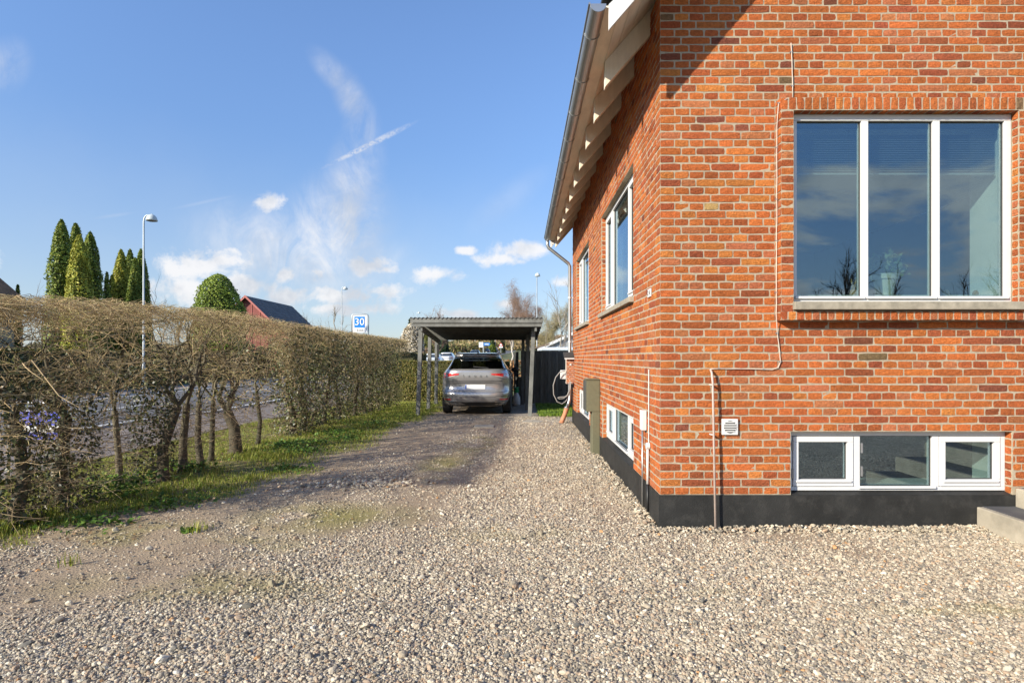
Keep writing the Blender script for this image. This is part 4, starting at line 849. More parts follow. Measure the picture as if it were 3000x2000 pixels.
def twigs(n, y, x, z, ln, r, flat=.45, pal=TW, bias=None):
    d = NR.normal(0, 1, (n, 3)); d[:, 2] *= flat
    if bias is not None: d += bias
    d = norm(d); bend = NR.normal(0, .28, (n, 3)); t = np.array([0, .35, .7, 1.0])[None, :, None]
    st = np.stack([x, y, z], 1); p_ = st[:, None] + (d[:, None] * t + bend[:, None] * t ** 2 * .5) * ln[:, None, None]
    p_ += NR.normal(0, .012, p_.shape)
    p_[..., 2] = np.minimum(p_[..., 2], HT(p_[..., 1]) + NR.uniform(-.03, .035, p_[..., 2].shape))
    rad = r[:, None] * np.array([1, .85, .65, .35]); return tubes(p_, rad, pick(pal, n, None, .2), 3)
def hy(n, pw=1.5, y0=4.0, y1=18.9): return y0 + (y1 - y0) * NR.uniform(0, 1, n) ** pw
parts = []
n = 19000; y = hy(n); zz = -.62 + (HT(y) + .65) * NR.beta(1.6, 1.05, n); sx = NR.choice([-1, 1], n, p=[.22, .78]); x = HX + sx * .47 * NR.beta(2.2, 1.0, n)
zz = np.where(NR.uniform(0, 1, n) < .24, HT(y) - NR.uniform(0, .14, n), zz)
def open_spots(x, y, z): return fbm((y - (x - HX) * .79) * 1.5, (z + (x - HX) * .57) * 2.4, 51) + .35 * sstep(z, .15, .5) - .12 * sstep(-z, .1, .6)  # gaps shaped along the sun's path so the hedge's shadow dapples
k = open_spots(x, y, zz) + NR.uniform(-.05, .05, n) > .50; x, y, zz = x[k], y[k], zz[k]; n = len(x)
parts.append(twigs(n, y, x, zz, NR.uniform(.10, .34, n), NR.uniform(.0012, .0028, n) * (1 + .03 * (y - 5))))
n = 700; y = hy(n, 1.6); x = HX + NR.normal(0, .24, n); parts.append(twigs(n, y, x, NR.uniform(-.6, .4, n), NR.uniform(.3, .6, n), NR.uniform(.003, .006, n), .8, BK + TW[:2]))
n = 4200; k = NR.integers(0, len(TR), n); ty = np.array([t[0] for t in TR])[k]; zz = NR.uniform(-1.28, -.55, n)                            # fine side shoots around the bare stems
parts.append(twigs(n, ty + NR.normal(0, .22, n), HX + NR.normal(0, .2, n), zz, NR.uniform(.12, .36, n), NR.uniform(.0014, .003, n), .35, [(.20, .15, .095), (.27, .20, .12), (.16, .12, .08)]))
n = 260; parts.append(twigs(n, NR.uniform(4.5, 5.6, n), HX + NR.normal(0, .3, n), NR.uniform(-1.25, -.5, n), NR.uniform(.2, .5, n), NR.uniform(.0018, .004, n), .4, TW[:4]))
V, Fc, C = cat3(parts); tag(obj('twigs', np_mesh('twigs', V, Fc, C), leafmat('hedge_twig', 0, .85, .2), hedge), kind='stuff')
IV = [(.065, .092, .026), (.10, .125, .036), (.16, .16, .055), (.25, .20, .10), (.042, .06, .02), (.32, .26, .16)]
P_, C_, N_ = [], [], []
for i, (y, r, ivy) in enumerate(TR):                  # ivy sleeves round the stems
    if not ivy: continue
    n = int(2400 * (.8 if y < 8 else .95)); dk = .55 if y < 9 else .9; a = NR.uniform(0, 6.28, n); rr = (r * 1.6 + .04 + (0.0 if y < 9 else .08)) * NR.uniform(.7, 1.35, n); zz = NR.uniform(gz(y), .35 if y > 9 else -.1, n); fl = 1 + .25 * np.clip((zz + .6), 0, 1)
    P_.append(np.stack([HX + np.cos(a) * rr * fl, y + np.sin(a) * rr * fl * 1.25, zz], 1)); N_.append(np.stack([np.cos(a), np.sin(a), .3 * np.ones(n)], 1)); C_.append(pick(IV, n, (22, 22, 14, 10, 26, 6) if y < 9 else (18, 24, 20, 18, 12, 8)) * dk)
n = 9000; y = 9.6 + 9.2 * NR.uniform(0, 1, n) ** 1.15; sx = NR.choice([-1, 1], n, p=[.25, .75]); zz = -1.0 + (HT(y) + 1.0) * NR.beta(1.8, 1.1, n); keep = (open_spots(HX + sx * .4, y, zz) > .50) & ((zz > -.55) | (NR.uniform(0, 1, n) < .25)); 
P_.append(np.stack([HX + sx * NR.uniform(.30, .47, n), y, zz], 1)[keep]); N_.append(np.stack([sx, -.3 * np.ones(n), .3 * np.ones(n)], 1)[keep]); C_.append(pick(IV, n, (20, 22, 16, 18, 14, 10))[keep])
n = 2200; y = 4.0 + 6.5 * NR.uniform(0, 1, n); zz = NR.uniform(-.75, .1, n); P_.append(np.stack([HX + NR.normal(0, .2, n), y, zz], 1)); N_.append(NR.normal(0, 1, (n, 3))); C_.append(pick([(.12, .13, .04), (.17, .16, .05), (.22, .17, .09), (.09, .10, .03)], n))
Pt = np.concatenate(P_); Nn = norm(np.concatenate(N_)); C = np.concatenate(C_); s = np.where(Pt[:, 1] < 9, .021, .028)[:, None]
tag(obj('ivy', np_mesh('ivy', *leaves(Pt, Nn, s, C, .9, .5)), leafmat('ivy_leaf', .12, .45, .45), hedge), kind='stuff')

def clipped_hedge(name, label, x0, x1, y0, y1, z0, z1, pal, n, size, core, group=None, cat='hedge', w=None):
    t = thing(name, label, cat, ((x0 + x1) / 2, (y0 + y1) / 2, z0), group); e = size * 1.1
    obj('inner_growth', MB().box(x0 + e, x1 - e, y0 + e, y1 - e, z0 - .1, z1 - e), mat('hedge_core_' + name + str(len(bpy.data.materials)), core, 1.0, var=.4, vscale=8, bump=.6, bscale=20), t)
    ax, ay, az = (y1 - y0) * (z1 - z0), (x1 - x0) * (z1 - z0), (x1 - x0) * (y1 - y0); f = NR.choice(5, n, p=np.array([ax * .5, ax * .5, ay * .8, ay * .2, az]) / (ax + ay + az))
    x = NR.uniform(x0, x1, n); y = NR.uniform(y0, y1, n); z = NR.uniform(z0, z1, n); dp = NR.uniform(0, e * 1.6, n)
    x = np.where(f == 0, x0 + dp, np.where(f == 1, x1 - dp, x)); y = np.where(f == 2, y0 + dp, np.where(f == 3, y1 - dp, y)); z = np.where(f == 4, z1 - dp + (fbm(x * 2, y * 2, 3) - .5) * .12, z)
    und = (fbm(x * 1.4 + y, z * 1.4, 7) - .5) * .16; y = np.where(f == 2, y + und, y); x = np.where(f == 1, x + und, x)
    Nn = np.array([(-1, 0, 0), (1, 0, 0), (0, -1, 0), (0, 1, 0), (0, 0, 1.0)])[f]; k = .7 + .6 * fbm(x * 1.1, z * 1.3 + y, 9)[:, None]
    obj('foliage', np_mesh('foliage', *leaves(np.stack([x, y, z], 1), Nn, size, pick(pal, n, w) * k, 1.0, .8)), leafmat('leaf_clipped', .2), t); return t
clipped_hedge('privet_hedge', 'low clipped yellow green hedge closing the end of the drive behind the carport', -4.75, -.45, 20.2, 21.1, -1.49, -.115, [(.19, .17, .04), (.26, .22, .06), (.12, .13, .03), (.30, .24, .09), (.15, .17, .035)], 26000, .028, (.06, .06, .02))
clipped_hedge('boundary_hedge', 'low grey green trimmed hedge by the footpath beyond the sign', -6.95, -5.30, 29, 33, -1.47, .24, [(.10, .105, .035), (.14, .13, .05), (.17, .145, .07)], 9000, .045, (.05, .05, .02))
clipped_hedge('boundary_hedge', 'dark green hedge lining the far side of the road', -21.5, -20.0, 6, 46, -1.45, .35, [(.055, .075, .022), (.085, .10, .03), (.12, .11, .05)], 16000, .09, (.03, .035, .015))

# ---------------------------------------------------------------- carport
m_grey = mat('weathered_timber', (0.175, 0.178, 0.165), 0.85, var=0.28, vscale=5, stretch=(1, 1, 1), bump=.25, bscale=60, dirt=(.10, .10, .085, .6), dirt_scale=3.5)
m_dkt = mat('shaded_timber', (0.10, 0.10, 0.09), 0.9, var=0.25, vscale=5, bump=.2, bscale=50)  # darker copy of the timber, roof shade put into the joists' colour
cp = thing('carport', 'grey timber carport with a corrugated roof over the parked car', 'carport', (-1.2, 16.8, -1.49))
posts = [((-2.605, 14.8), (-2.525, 14.8)), ((-2.65, 16.75), (-2.60, 16.75)), ((-2.72, 18.75), (-2.70, 18.75)), ((.215, 14.8), (.31, 14.8)), ((.15, 16.75), (.20, 16.75)), ((.04, 18.75), (.06, 18.75))]
def rz(y): return .80 - (y - 14.4) * .048            # underside of the joists
for k, (b, t) in enumerate(posts):
    g = gz(b[1]) - .05; o = obj('post', MB().bar((*b, g), (*t, rz(b[1]) - .02), .098, .098, (0, 1, 0)), m_grey, cp, bevel=.006)
for sgn, xa, xb in ((-1, -2.455, -2.64), (1, .36, .16)):
    obj('side_beam', MB().bar((xa, 14.45, rz(14.45) - .07), (xb, 19.1, rz(19.1) - .07), .05, .145), m_grey, cp, bevel=.004)
for k in range(7):
    y = 14.62 + k * .74; obj('joist', MB().box(-2.70, .52, y - .024, y + .024, rz(y), rz(y) + .10), m_dkt, cp)
obj('fascia', MB().box(-2.72, .535, 14.38, 14.405, .855, .985), m_grey, cp, bevel=.004); obj('fascia', MB().box(-2.70, .515, 14.41, 14.435, .765, .850), m_grey, cp, bevel=.004)
obj('brace', MB().bar((-2.56, 14.85, .28), (-2.55, 15.35, .62), .045, .07), m_grey, cp); obj('brace', MB().bar((.27, 14.85, .28), (.27, 15.35, .62), .045, .07), m_grey, cp)
mb = MB(); nx2 = 260; V = []
for y in (14.36, 19.2):
    for j in (0, 1):
        for i in range(nx2): x = -2.72 + 3.26 * i / (nx2 - 1); V.append((x, y, rz(y) + .155 + .02 * math.cos(2 * math.pi * x / .1) + .007 * j + (.015 if y < 15 else 0)))
Fs = []
for i in range(nx2 - 1): Fs += [(i, i + 1, 2 * nx2 + i + 1, 2 * nx2 + i), (nx2 + i, 3 * nx2 + i, 3 * nx2 + i + 1, nx2 + i + 1), (i, nx2 + i, nx2 + i + 1, i + 1), (2 * nx2 + i, 2 * nx2 + i + 1, 3 * nx2 + i + 1, 3 * nx2 + i)]
mb.add(V, Fs); obj('corrugated_roof', mb, mat('roof_sheet', (.075, .072, .068), .7, var=.2, vscale=3), cp)
obj('bracket', MB().box(-2.68, -2.62, 18.68, 18.72, .02, .42), m_black, cp)
# ---------------------------------------------------------------- cars
m_tyre = mat('tyre_rubber', (0.018, 0.018, 0.018), 0.85, bump=.3, bscale=60); m_rim = mat('alloy', (.35, .35, .36), .35, metal=.9); m_trim = mat('black_trim', (.02, .02, .021), .5)
m_tail = mat('tail_lamp', (.62, .02, .02), .12, var=.05, coat=1.0); m_cglass = glass('car_glass', (.28, .31, .30), .10); m_plate = mat('plate_white', (.72, .72, .70), .4); m_blue = mat('plate_blue', (.03, .09, .42), .4)
ZS = [.22, .28, .34, .40, .46, .52, .58, .62, .66, .70, .76, .82, .88, .94, 1.0, 1.06, 1.11, 1.15, 1.18, 1.20, 1.24, 1.30, 1.36, 1.42, 1.48, 1.51, 1.54, 1.57, 1.60, 1.62, 1.63]
def cyy0(z): return float(np.interp(z, [.22, .30, .36, .46, .58, .62, .66, .72, .80, .88, .96, 1.06, 1.15, 1.18, 1.20, 1.50, 1.525, 1.57, 1.60, 1.63], [.20, .10, .04, .0, .0, .035, .065, .095, .095, .075, .05, .055, .06, .085, .15, .60, .50, .52, .75, 1.35]))
def cyy1(z): return float(np.interp(z, [.22, .5, .8, .95, 1.05, 1.15, 1.3, 1.45, 1.55, 1.6, 1.63], [4.45, 4.65, 4.6, 4.4, 3.75, 3.45, 3.1, 2.75, 2.45, 2.2, 1.9]))
def cww(z): return float(np.interp(z, [.22, .30, .5, .7, .9, 1.0, 1.08, 1.15, 1.2, 1.3, 1.45, 1.55, 1.60, 1.63], [.80, .87, .92, .94, .935, .92, .885, .83, .79, .735, .665, .61, .56, .44]))
def cpt(t, z, zs=1.0, ex=5.0):
    """Point t (angle) on the car's horizontal outline at height z."""
    w, a, b = cww(z), cyy0(z), cyy1(z); cy, ry = (a + b) / 2, (b - a) / 2; co, si = math.cos(t), math.sin(t)
    x = w * math.copysign(abs(co) ** (2 / ex), co); y = cy + ry * math.copysign(abs(si) ** (2 / (ex + 6)), si)
    y += .10 * (abs(x) / w) ** 3.0 * (1 if y < cy else -2.0) * min(1, ry)
    return (x, y, z * zs)
def rear(x, z):
    w, a, b = cww(z), cyy0(z), cyy1(z); ry = (b - a) / 2; q = max(0, 1 - min(1, abs(x) / w) ** 5) ** (1 / 11); return a + ry - ry * q + .10 * (min(1, abs(x) / w)) ** 3
def car(name, label, paint, group=None, zs=1.0, detail=False):
    root = thing(name, label, 'car', (0, 0, 0), group); NT = 96 if detail else 40; ts = [2 * math.pi * (k + .5) / NT for k in range(NT)]; Zs = ZS if detail else ZS[::2] + [1.63]
    body, gl, sgl = MB(), MB(), MB(); V = [cpt(t, z, zs) for z in Zs for t in ts]
    for m_ in (body, gl, sgl): m_.v = list(V)
    for i in range(len(Zs) - 1):
        for k in range(NT):
            f = (i * NT + k, i * NT + (k + 1) % NT, (i + 1) * NT + (k + 1) % NT, (i + 1) * NT + k); c_ = [sum(V[j][q] for j in f) / 4 for q in range(3)]; zc = c_[2] / zs; w = cww(zc)
            isr = c_[1] < cyy0(zc) + .22 and abs(c_[0]) < w * .93; isf = c_[1] > cyy1(zc) - .3
            if 1.195 < zc < 1.505 and isr: gl.f.append(f)
            elif 1.17 < zc < 1.53 and (isf or (not isr and c_[1] > cyy0(zc) + .35 and abs((c_[1] - 1.9)) > .06)): sgl.f.append(f)
            else: body.f.append(f)
    body.f.append(tuple((len(Zs) - 1) * NT + k for k in range(NT))); body.f.append(tuple(range(NT))[::-1])
    def done(nm, m_, mt):
        me = m_.mesh(nm); bm = bmesh.new(); bm.from_mesh(me); bmesh.ops.delete(bm, geom=[v for v in bm.verts if not v.link_faces], context='VERTS'); bm.to_mesh(me); bm.free()
        return obj(nm, me, mt, root, smooth=True)
    bo = done('body', body, paint); rg = done('rear_window', gl, m_cglass if detail else mat('far_car_glass', (.03, .04, .05), .08, coat=1)); done('side_windows', sgl, m_cglass if detail else MATS['far_car_glass'])
    for x in (-1, 1):
        for y in (.86, 3.62):
            wx = .80 * x; tr = obj('wheel', MB().tube([(wx - .115, y, .345 * zs), (wx - .10, y, .345 * zs), (wx + .10, y, .345 * zs), (wx + .115, y, .345 * zs)], [.31 * zs, .345 * zs, .345 * zs, .31 * zs], 28), m_tyre, root, smooth=False)
            obj('rim', MB().tube([(wx + .118 * x, y, .345 * zs), (wx + .122 * x, y, .345 * zs)], [.22 * zs, .20 * zs], 20), m_rim, tr)
    def patch(nm, up, lo, mt, off=.006, par=None, n=10):
        """Skin patch on the tail between two curves of (x, z)."""
        mb = MB(); pts = []
        for s_ in range(n + 1):
            f = s_ / n
            for c_ in (up, lo): 
                xs_ = np.interp(f, np.linspace(0, 1, len(c_)), [q[0] for q in c_]); z_ = np.interp(f, np.linspace(0, 1, len(c_)), [q[1] for q in c_]); pts.append((xs_, rear(xs_, z_) - off, z_ * zs))
        k = len(pts); back = [(x, y + off * .9, z) for x, y, z in pts]; Fs = []
        for s_ in range(n): a = 2 * s_; Fs += [(a, a + 1, a + 3, a + 2), (a + k, a + 2 + k, a + 3 + k, a + 1 + k), (a, a + 2, a + 2 + k, a + k), (a + 1, a + 1 + k, a + 3 + k, a + 3)]
        Fs += [(0, k, k + 1, 1), (k - 2, k - 1, 2 * k - 1, 2 * k - 2)]
        mb.add(pts + back, Fs); return obj(nm, mb, mt, par or root)
    for s_ in (-1, 1):
        if detail:
            patch('tail_light', [(s_ * .905, 1.065), (s_ * .80, 1.082), (s_ * .42, 1.075)], [(s_ * .915, .955), (s_ * .79, .985), (s_ * .42, 1.048)], m_tail, .008)
            patch('light_panel', [(s_ * .80, .975), (s_ * .62, 1.015), (s_ * .50, 1.04)], [(s_ * .80, .945), (s_ * .66, .985), (s_ * .52, 1.025)], mat('lamp_clear', (.55, .53, .50), .15, coat=1), .007)
            patch('reflector', [(s_ * .84, .425), (s_ * .64, .425)], [(s_ * .84, .385), (s_ * .64, .395)], m_tail, .008)
            mi = obj('mirror', MB().lathe([(.0, -.07), (.09, -.06), (.125, 0), (.10, .06), (0, .075)], (0, 0, 0), 16), m_trim, root, smooth=True); me = mi.data; me.transform(Matrix.Translation((s_ * 1.0, 3.15, 1.12)) @ Matrix.Scale(.55, 4, (0, 1, 0)))
        else: patch('tail_light', [(s_ * .90, 1.07), (s_ * .55, 1.06)], [(s_ * .90, .96), (s_ * .57, .98)], m_tail, .01, n=5)
    pl = patch('number_plate', [(-.26, .79), (.26, .79)], [(-.26, .68), (.26, .68)], m_plate, .012); patch('plate_band', [(-.257, .786), (-.225, .786)], [(-.257, .684), (-.225, .684)], m_blue, .015, pl, 2)
    patch('rear_diffuser', [(-.78, .36), (-.5, .34), (.5, .34), (.78, .36)], [(-.74, .235), (.74, .235)], m_trim, .01)
    if detail:
        patch('bumper_crease_shade', [(-.86, .62), (-.5, .595), (.5, .595), (.86, .62)], [(-.86, .612), (-.5, .587), (.5, .587), (.86, .612)], m_trim, .004, bo, 24)  # dark strip drawn for the shade line of the bumper crease
        patch('tailgate_seam', [(-.70, .885), (.70, .885)], [(-.70, .872), (.70, .872)], m_trim, .004, bo, 24)
        patch('plate_recess_shade', [(-.64, .82), (-.36, .845), (.36, .845), (.64, .82)], [(-.64, .812), (-.36, .832), (.36, .832), (.64, .812)], m_trim, .004, bo, 24)  # dark strip drawn for the shaded upper edge of the plate recess
        patch('bumper_lower_crease_shade', [(-.86, .50), (-.55, .50), (-.5, .475), (.5, .475), (.55, .50), (.86, .50)], [(-.86, .49), (-.55, .49), (-.5, .465), (.5, .465), (.55, .49), (.86, .49)], m_trim, .004, bo, 30)  # second dark strip, shade of the lower bumper crease put into colour
        m_chr = mat('chrome', (.62, .62, .62), .15, metal=1.0)
        for s_ in (-1, 1): patch('chrome_trim', [(s_ * .80, .345), (s_ * .50, .36)], [(s_ * .78, .325), (s_ * .52, .335)], m_chr, .014, bo, 6)
        for k, chx in enumerate('ŠKODA'): x = -.30 + .15 * k; text('letter', chx, .07, m_chr, bo, (x, rear(x, 1.01) - .006, 1.01), extrude=.003)
        text('badge', 'ENYAQ', .038, m_chr, bo, (-.57, rear(-.57, .915) - .006, .915), extrude=.002)
        obj('wiper', MB().bar((-.06, rear(0, 1.26) - .02, 1.255), (.34, rear(.34, 1.225) - .02, 1.222), .012, .02), m_trim, root); obj('roof_fin', MB().prism([(1.02, 1.60), (1.30, 1.62), (1.06, 1.685), (1.02, 1.685)], -.012, .012, 'x'), m_trim, root, bevel=.004)
        for s_ in (-1, 1):
            obj('roof_rail', MB().tube([(s_ * .575, .95, 1.595), (s_ * .585, 1.1, 1.63), (s_ * .585, 2.3, 1.63), (s_ * .57, 2.5, 1.59)], .014, 8), m_chr, root, smooth=True)
            st_ = obj('seat', MB().box(s_ * .37 - .24, s_ * .37 + .24, 1.25, 1.42, .55, 1.20), m_trim, root, bevel=.06); obj('headrest', MB().box(s_ * .37 - .14, s_ * .37 + .14, 1.30, 1.38, 1.20, 1.40), m_trim, st_, bevel=.04)
            st_ = obj('seat', MB().box(s_ * .38 - .25, s_ * .38 + .25, 2.15, 2.32, .55, 1.22), m_trim, root, bevel=.06); obj('headrest', MB().box(s_ * .38 - .14, s_ * .38 + .14, 2.2, 2.28, 1.22, 1.43), m_trim, st_, bevel=.04)
    return root
m_paint = mat('grey_paint', (.40, .39, .385), .24, metal=.55, var=.05, vscale=2, coat=1.0, dirt=(.25, .22, .18, .35), dirt_scale=3)
c1 = car('parked_car', 'grey estate car parked under the carport with its tail to the camera', m_paint, None, 1.0, True); c1.location = (-1.19, 15.1, gz(15.6) + .0)
def paintm(n, c_): return mat(n, c_, .25, metal=.2, var=.03, coat=1.0)
CARS = [(1262, 60, (.62, .68, .74), 'pale silver car at the tail of the queue beyond the hedge', .93), (1305, 66, (.78, .79, .80), 'white hatchback on the road just above the hedge', .94), (1390, 95, (.05, .08, .13), 'dark blue car on the road left of the white road sign', .93), (1423, 130, (.045, .07, .10), 'dark car on the road under the blue direction sign', .95),
        (1440, 163, (.60, .025, .02), 'bright red hatchback on the far road', .92), (1450, 196, (.05, .07, .10), 'dark car just ahead of the bright red hatchback', .95), (1485, 330, (.45, .04, .04), 'small dark red car far up the road', .98), (1500, 265, (.03, .04, .09), 'navy car far up the road by the verge', .95)]
for k, (px, y, c_, lab, zs) in enumerate(CARS):
    c2 = car('road_car', lab, paintm('road_car_paint_%d' % k, c_), 'cars on the road', zs); c2.location = ((px - VX) / F * y, y, gz(y + .8))
# ---------------------------------------------------------------- dark fence, sprayer
m_fen = mat('tarred_boards', (0.16, 0.148, 0.125), 0.8, var=0.35, vscale=4, stretch=(6, 6, .6), bump=.3, bscale=40)
fe = thing('board_fence', 'black fence of overlapping upright boards beyond the carport', 'fence', (1.2, 18.9, -1.5))
for k in range(22):
    x = .02 + k * .118; y = 18.76 if k % 2 else 18.84; obj('board', MB().box(x + .014 if k % 2 else x - .03, x + .104 if k % 2 else x + .148, y, y + .022, -1.47 + R.uniform(-.01, .01), .225 + R.uniform(-.012, .012)), m_fen, fe)
for z in (-1.2, -.1): obj('rail', MB().box(0, 2.7, 18.875, 18.92, z, z + .09), m_fen, fe)
for k in range(14):
    y = 18.95 + k * .17; obj('board', MB().box(-.11 - .012 * k, -.085 - .012 * k, y, y + .16, -1.47, .20), mat('greyed_boards', (.07, .072, .066), .85, var=.3, vscale=5), fe)
obj('post', MB().box(-.10, -.01, 18.78, 18.87, -1.5, -.62), m_grey, fe)
sp = thing('garden_sprayer', 'white garden sprayer with a green head by the fence', 'sprayer', (-.13, 18.3, -1.49)); o3 = (-.15, 18.2, -1.47)
obj('tank', MB().lathe([(0, .0), (.10, .0), (.125, .05), (.12, .25), (.07, .36), (.045, .40)], o3, 18), m_plas, sp, smooth=True)
obj('pump_head', MB().lathe([(.045, .39), (.075, .41), (.08, .47), (.05, .50), (.05, .53), (.085, .535), (.085, .56), (0, .565)], o3, 16), mat('green_plastic', (.02, .30, .10), .4), sp, smooth=False); obj('hose', MB().tube([(o3[0] + .05, o3[1], o3[2] + .38), (o3[0] + .16, o3[1] - .02, o3[2] + .3), (o3[0] + .17, o3[1], o3[2] + .05)], .008, 6), m_black, sp)
# ---------------------------------------------------------------- street lamps and signs
m_galv = mat('galvanised', (0.36, 0.40, 0.43), 0.45, metal=0.5, var=0.1, vscale=3); m_lampw = mat('lamp_enamel', (0.52, 0.58, 0.58), 0.35, var=0.04); m_lens = mat('lamp_lens', (0.30, 0.29, 0.26), 0.3)
def lamp(label, px, y, top_py, turn=0.0):
    x = (px - VX) / F * y; g = gz(y); H = (VY - top_py) / F * y - g
    t = thing('street_lamp', label, 'street lamp', (x, y, g), 'street lamps'); d = Vector((math.cos(turn), math.sin(turn), 0)); b = Vector((x, y, g))
    pts = [b + Vector((0, 0, z)) for z in (0, 1.2, 1.25, H - .30)] + [b + d * r_ + Vector((0, 0, H - .30 + h_)) for r_, h_ in ((.02, .13), (.07, .21), (.15, .25), (.26, .26))]
    obj('pole', MB().tube(pts, [.055, .055, .042, .030, .026, .024, .022, .02], 10), m_galv, t, smooth=True)
    c_ = b + d * .30 + Vector((0, 0, H - .30))
    obj('shade', MB().lathe([(.02, .29), (.03, .27), (.08, .255), (.13, .22), (.17, .155), (.192, .075), (.196, .03), (.188, .03)], c_, 22), m_lampw, t, smooth=True)
    obj('lens', MB().lathe([(.188, .035), (.12, .01), (0, .0)], c_, 18), m_lens, t, smooth=True)
lamp('tall street lamp rising over the near part of the hedge', 421, 22, 626); lamp('street lamp rising behind the thirty zone sign', 1001, 48, 838); lamp('distant street lamp above the left end of the carport roof', 1221, 82, 912, .2); lamp('street lamp standing behind the right end of the carport roof', 1573, 42, 800, -1.45)
for px, y, py in ((1392, 120, 960), (1451, 150, 955), (1475, 190, 960)): 
    x = (px - VX) / F * y; tag(obj('distant_pole', MB().tube([(x, y, gz(y)), (x, y, (VY - py) / F * y)], [.09, .06], 8), m_galv), {1392: 'thin grey pole beside the white road sign', 1451: 'pale pole just right of the blue direction sign', 1475: 'thin grey pole just right of the warning triangle'}[px], 'pole', 'far poles along the road')
zs_ = thing('zone_sign', 'white sign with a blue square reading 30 Zone in a tube frame', 'traffic sign', (-7.5, 27.4, -1.47)); y = 27.4
m_sw = mat('sign_white', (.80, .80, .80), .4, var=.02); m_sb = mat('sign_blue', (.01, .20, .68), .4, var=.02); m_sback = mat('sign_grey', (.35, .36, .37), .5)
a = P(1033, 923, y); b = P(1076, 974, y); obj('board', MB().box(a[0], b[0], y, y + .02, b[2], a[2]), m_sw, zs_, bevel=.01)
a2 = P(1038, 927, y); b2 = P(1069, 959.5, y); obj('blue_square', MB().box(a2[0], b2[0], y - .004, y - .0005, b2[2], a2[2]), m_sb, zs_)
def wide(o, k=1.0, emb=.006):
    return o
text('digits', '30', .47, m_sw, zs_, ((a2[0] + b2[0]) / 2, y - .008, (a2[2] + b2[2]) / 2), extrude=.012); text('word', 'Zone', .15, m_black, zs_, ((a[0] + b[0]) / 2, y - .004, P(0, 967, y)[2]), extrude=.004)
x0, x1, zt = a[0] - .035, b[0] + .045, a[2] + .05
obj('frame', MB().tube([(x0, y + .03, b[2] - .02), (x0, y + .03, zt - .06), (x0 + .06, y + .03, zt), (x1 - .12, y + .03, zt), (x1 - .03, y + .03, zt - .04), (x1, y + .03, zt - .14), (x1, y + .03, gz(y))], .03, 10), m_galv, zs_, smooth=True)
yb = 6.05; fx = P(22, 1200, yb)[0]
bs = thing('advert_board', 'blue and white advertising board in a tube stand behind the hedge', 'sign', (fx, yb, gz(yb))); m_vio = mat('board_blue', (.085, .10, .52), .4, var=.03)
zt = P(0, 1180, yb)[2]; xe = fx + .62
obj('stand', MB().tube([(fx, yb, gz(yb)), (fx + .03, yb, zt - .08), (fx + .08, yb, zt), (xe - .05, yb, zt), (xe, yb, zt - .08), (xe + .02, yb, gz(yb))], .016, 10), mat('stand_steel', (.35, .37, .40), .4, metal=.6), bs, smooth=True)
zA, zB, zC, zD = (P(0, q, yb)[2] for q in (1202, 1245, 1266, 1287)); xp = P(45, 0, yb)[0]
obj('panel', MB().box(xp, xe - .04, yb - .01, yb + .01, zD, zA), m_sw, bs); obj('blue_band', MB().box(xp + .004, xe - .045, yb - .014, yb - .0105, zB, zA - .004), m_vio, bs); obj('blue_band', MB().box(xp + .004, xe - .045, yb - .014, yb - .0105, zD + .004, zC), m_vio, bs)
text('lettering', 'TH', .072, m_black, bs, (P(100, 0, yb)[0], yb - .0115, (zB + zC) / 2), extrude=.001)
# signs along the far road
y = 86; g = gz(y); x = P(1415.5, 0, y)[0]
fs = thing('road_sign', 'white square end of zone sign on a pole beside the road', 'traffic sign', (x, y, g)); a = P(1403, 1002, y); b = P(1414.5, 1017, y)
obj('pole', MB().tube([(x, y, g), (x, y, a[2] + .05)], .04, 8), m_galv, fs); obj('board', MB().box(a[0], b[0], y - .03, y - .01, b[2], a[2]), m_sw, fs); obj('stripe', MB().bar((a[0] + .1, y - .04, b[2] + .15), (b[0] - .1, y - .04, a[2] - .15), .015, .05), mat('stripe_grey', (.25, .27, .30), .5), fs)
a = P(1417, 1004, y); b = P(1436, 1012, y); ds = thing('direction_sign', 'blue pointed direction sign beside the white zone sign', 'traffic sign', (x, y, g)); zc = (a[2] + b[2]) / 2
obj('board', MB().prism([(a[0], a[2]), (b[0] - .12, a[2]), (b[0], zc), (b[0] - .12, b[2]), (a[0], b[2])], y - .03, y - .01, 'y'), m_sb, ds); obj('lettering_band', MB().box(a[0] + .14, b[0] - .2, y - .036, y - .031, zc - .06, zc + .05), m_sw, ds); obj('pole', MB().tube([(x + .09, y + .02, g), (x + .09, y + .02, a[2])], .035, 8), m_galv, ds)
y = 107; g = gz(y); c_ = P(1467.5, 1010, y); tr = thing('warning_sign', 'red bordered warning triangle with a white plate below it', 'traffic sign', (c_[0], y, g)); m_sr = mat('sign_red', (.55, .03, .03), .4)
def tri(s_, yy): return MB().prism([(c_[0] - s_, c_[2] - s_ * .55), (c_[0] + s_, c_[2] - s_ * .55), (c_[0], c_[2] + s_ * 1.1)], yy, yy + .01, 'y')
obj('border', tri(.40, y - .03), m_sr, tr); obj('face', tri(.25, y - .045), m_sw, tr); obj('plate', MB().box(c_[0] - .34, c_[0] + .34, y - .03, y - .02, c_[2] - .52, c_[2] - .28), m_sw, tr); obj('pole', MB().tube([(c_[0], y, g), (c_[0], y, c_[2] + .3)], .035, 8), m_galv, tr)
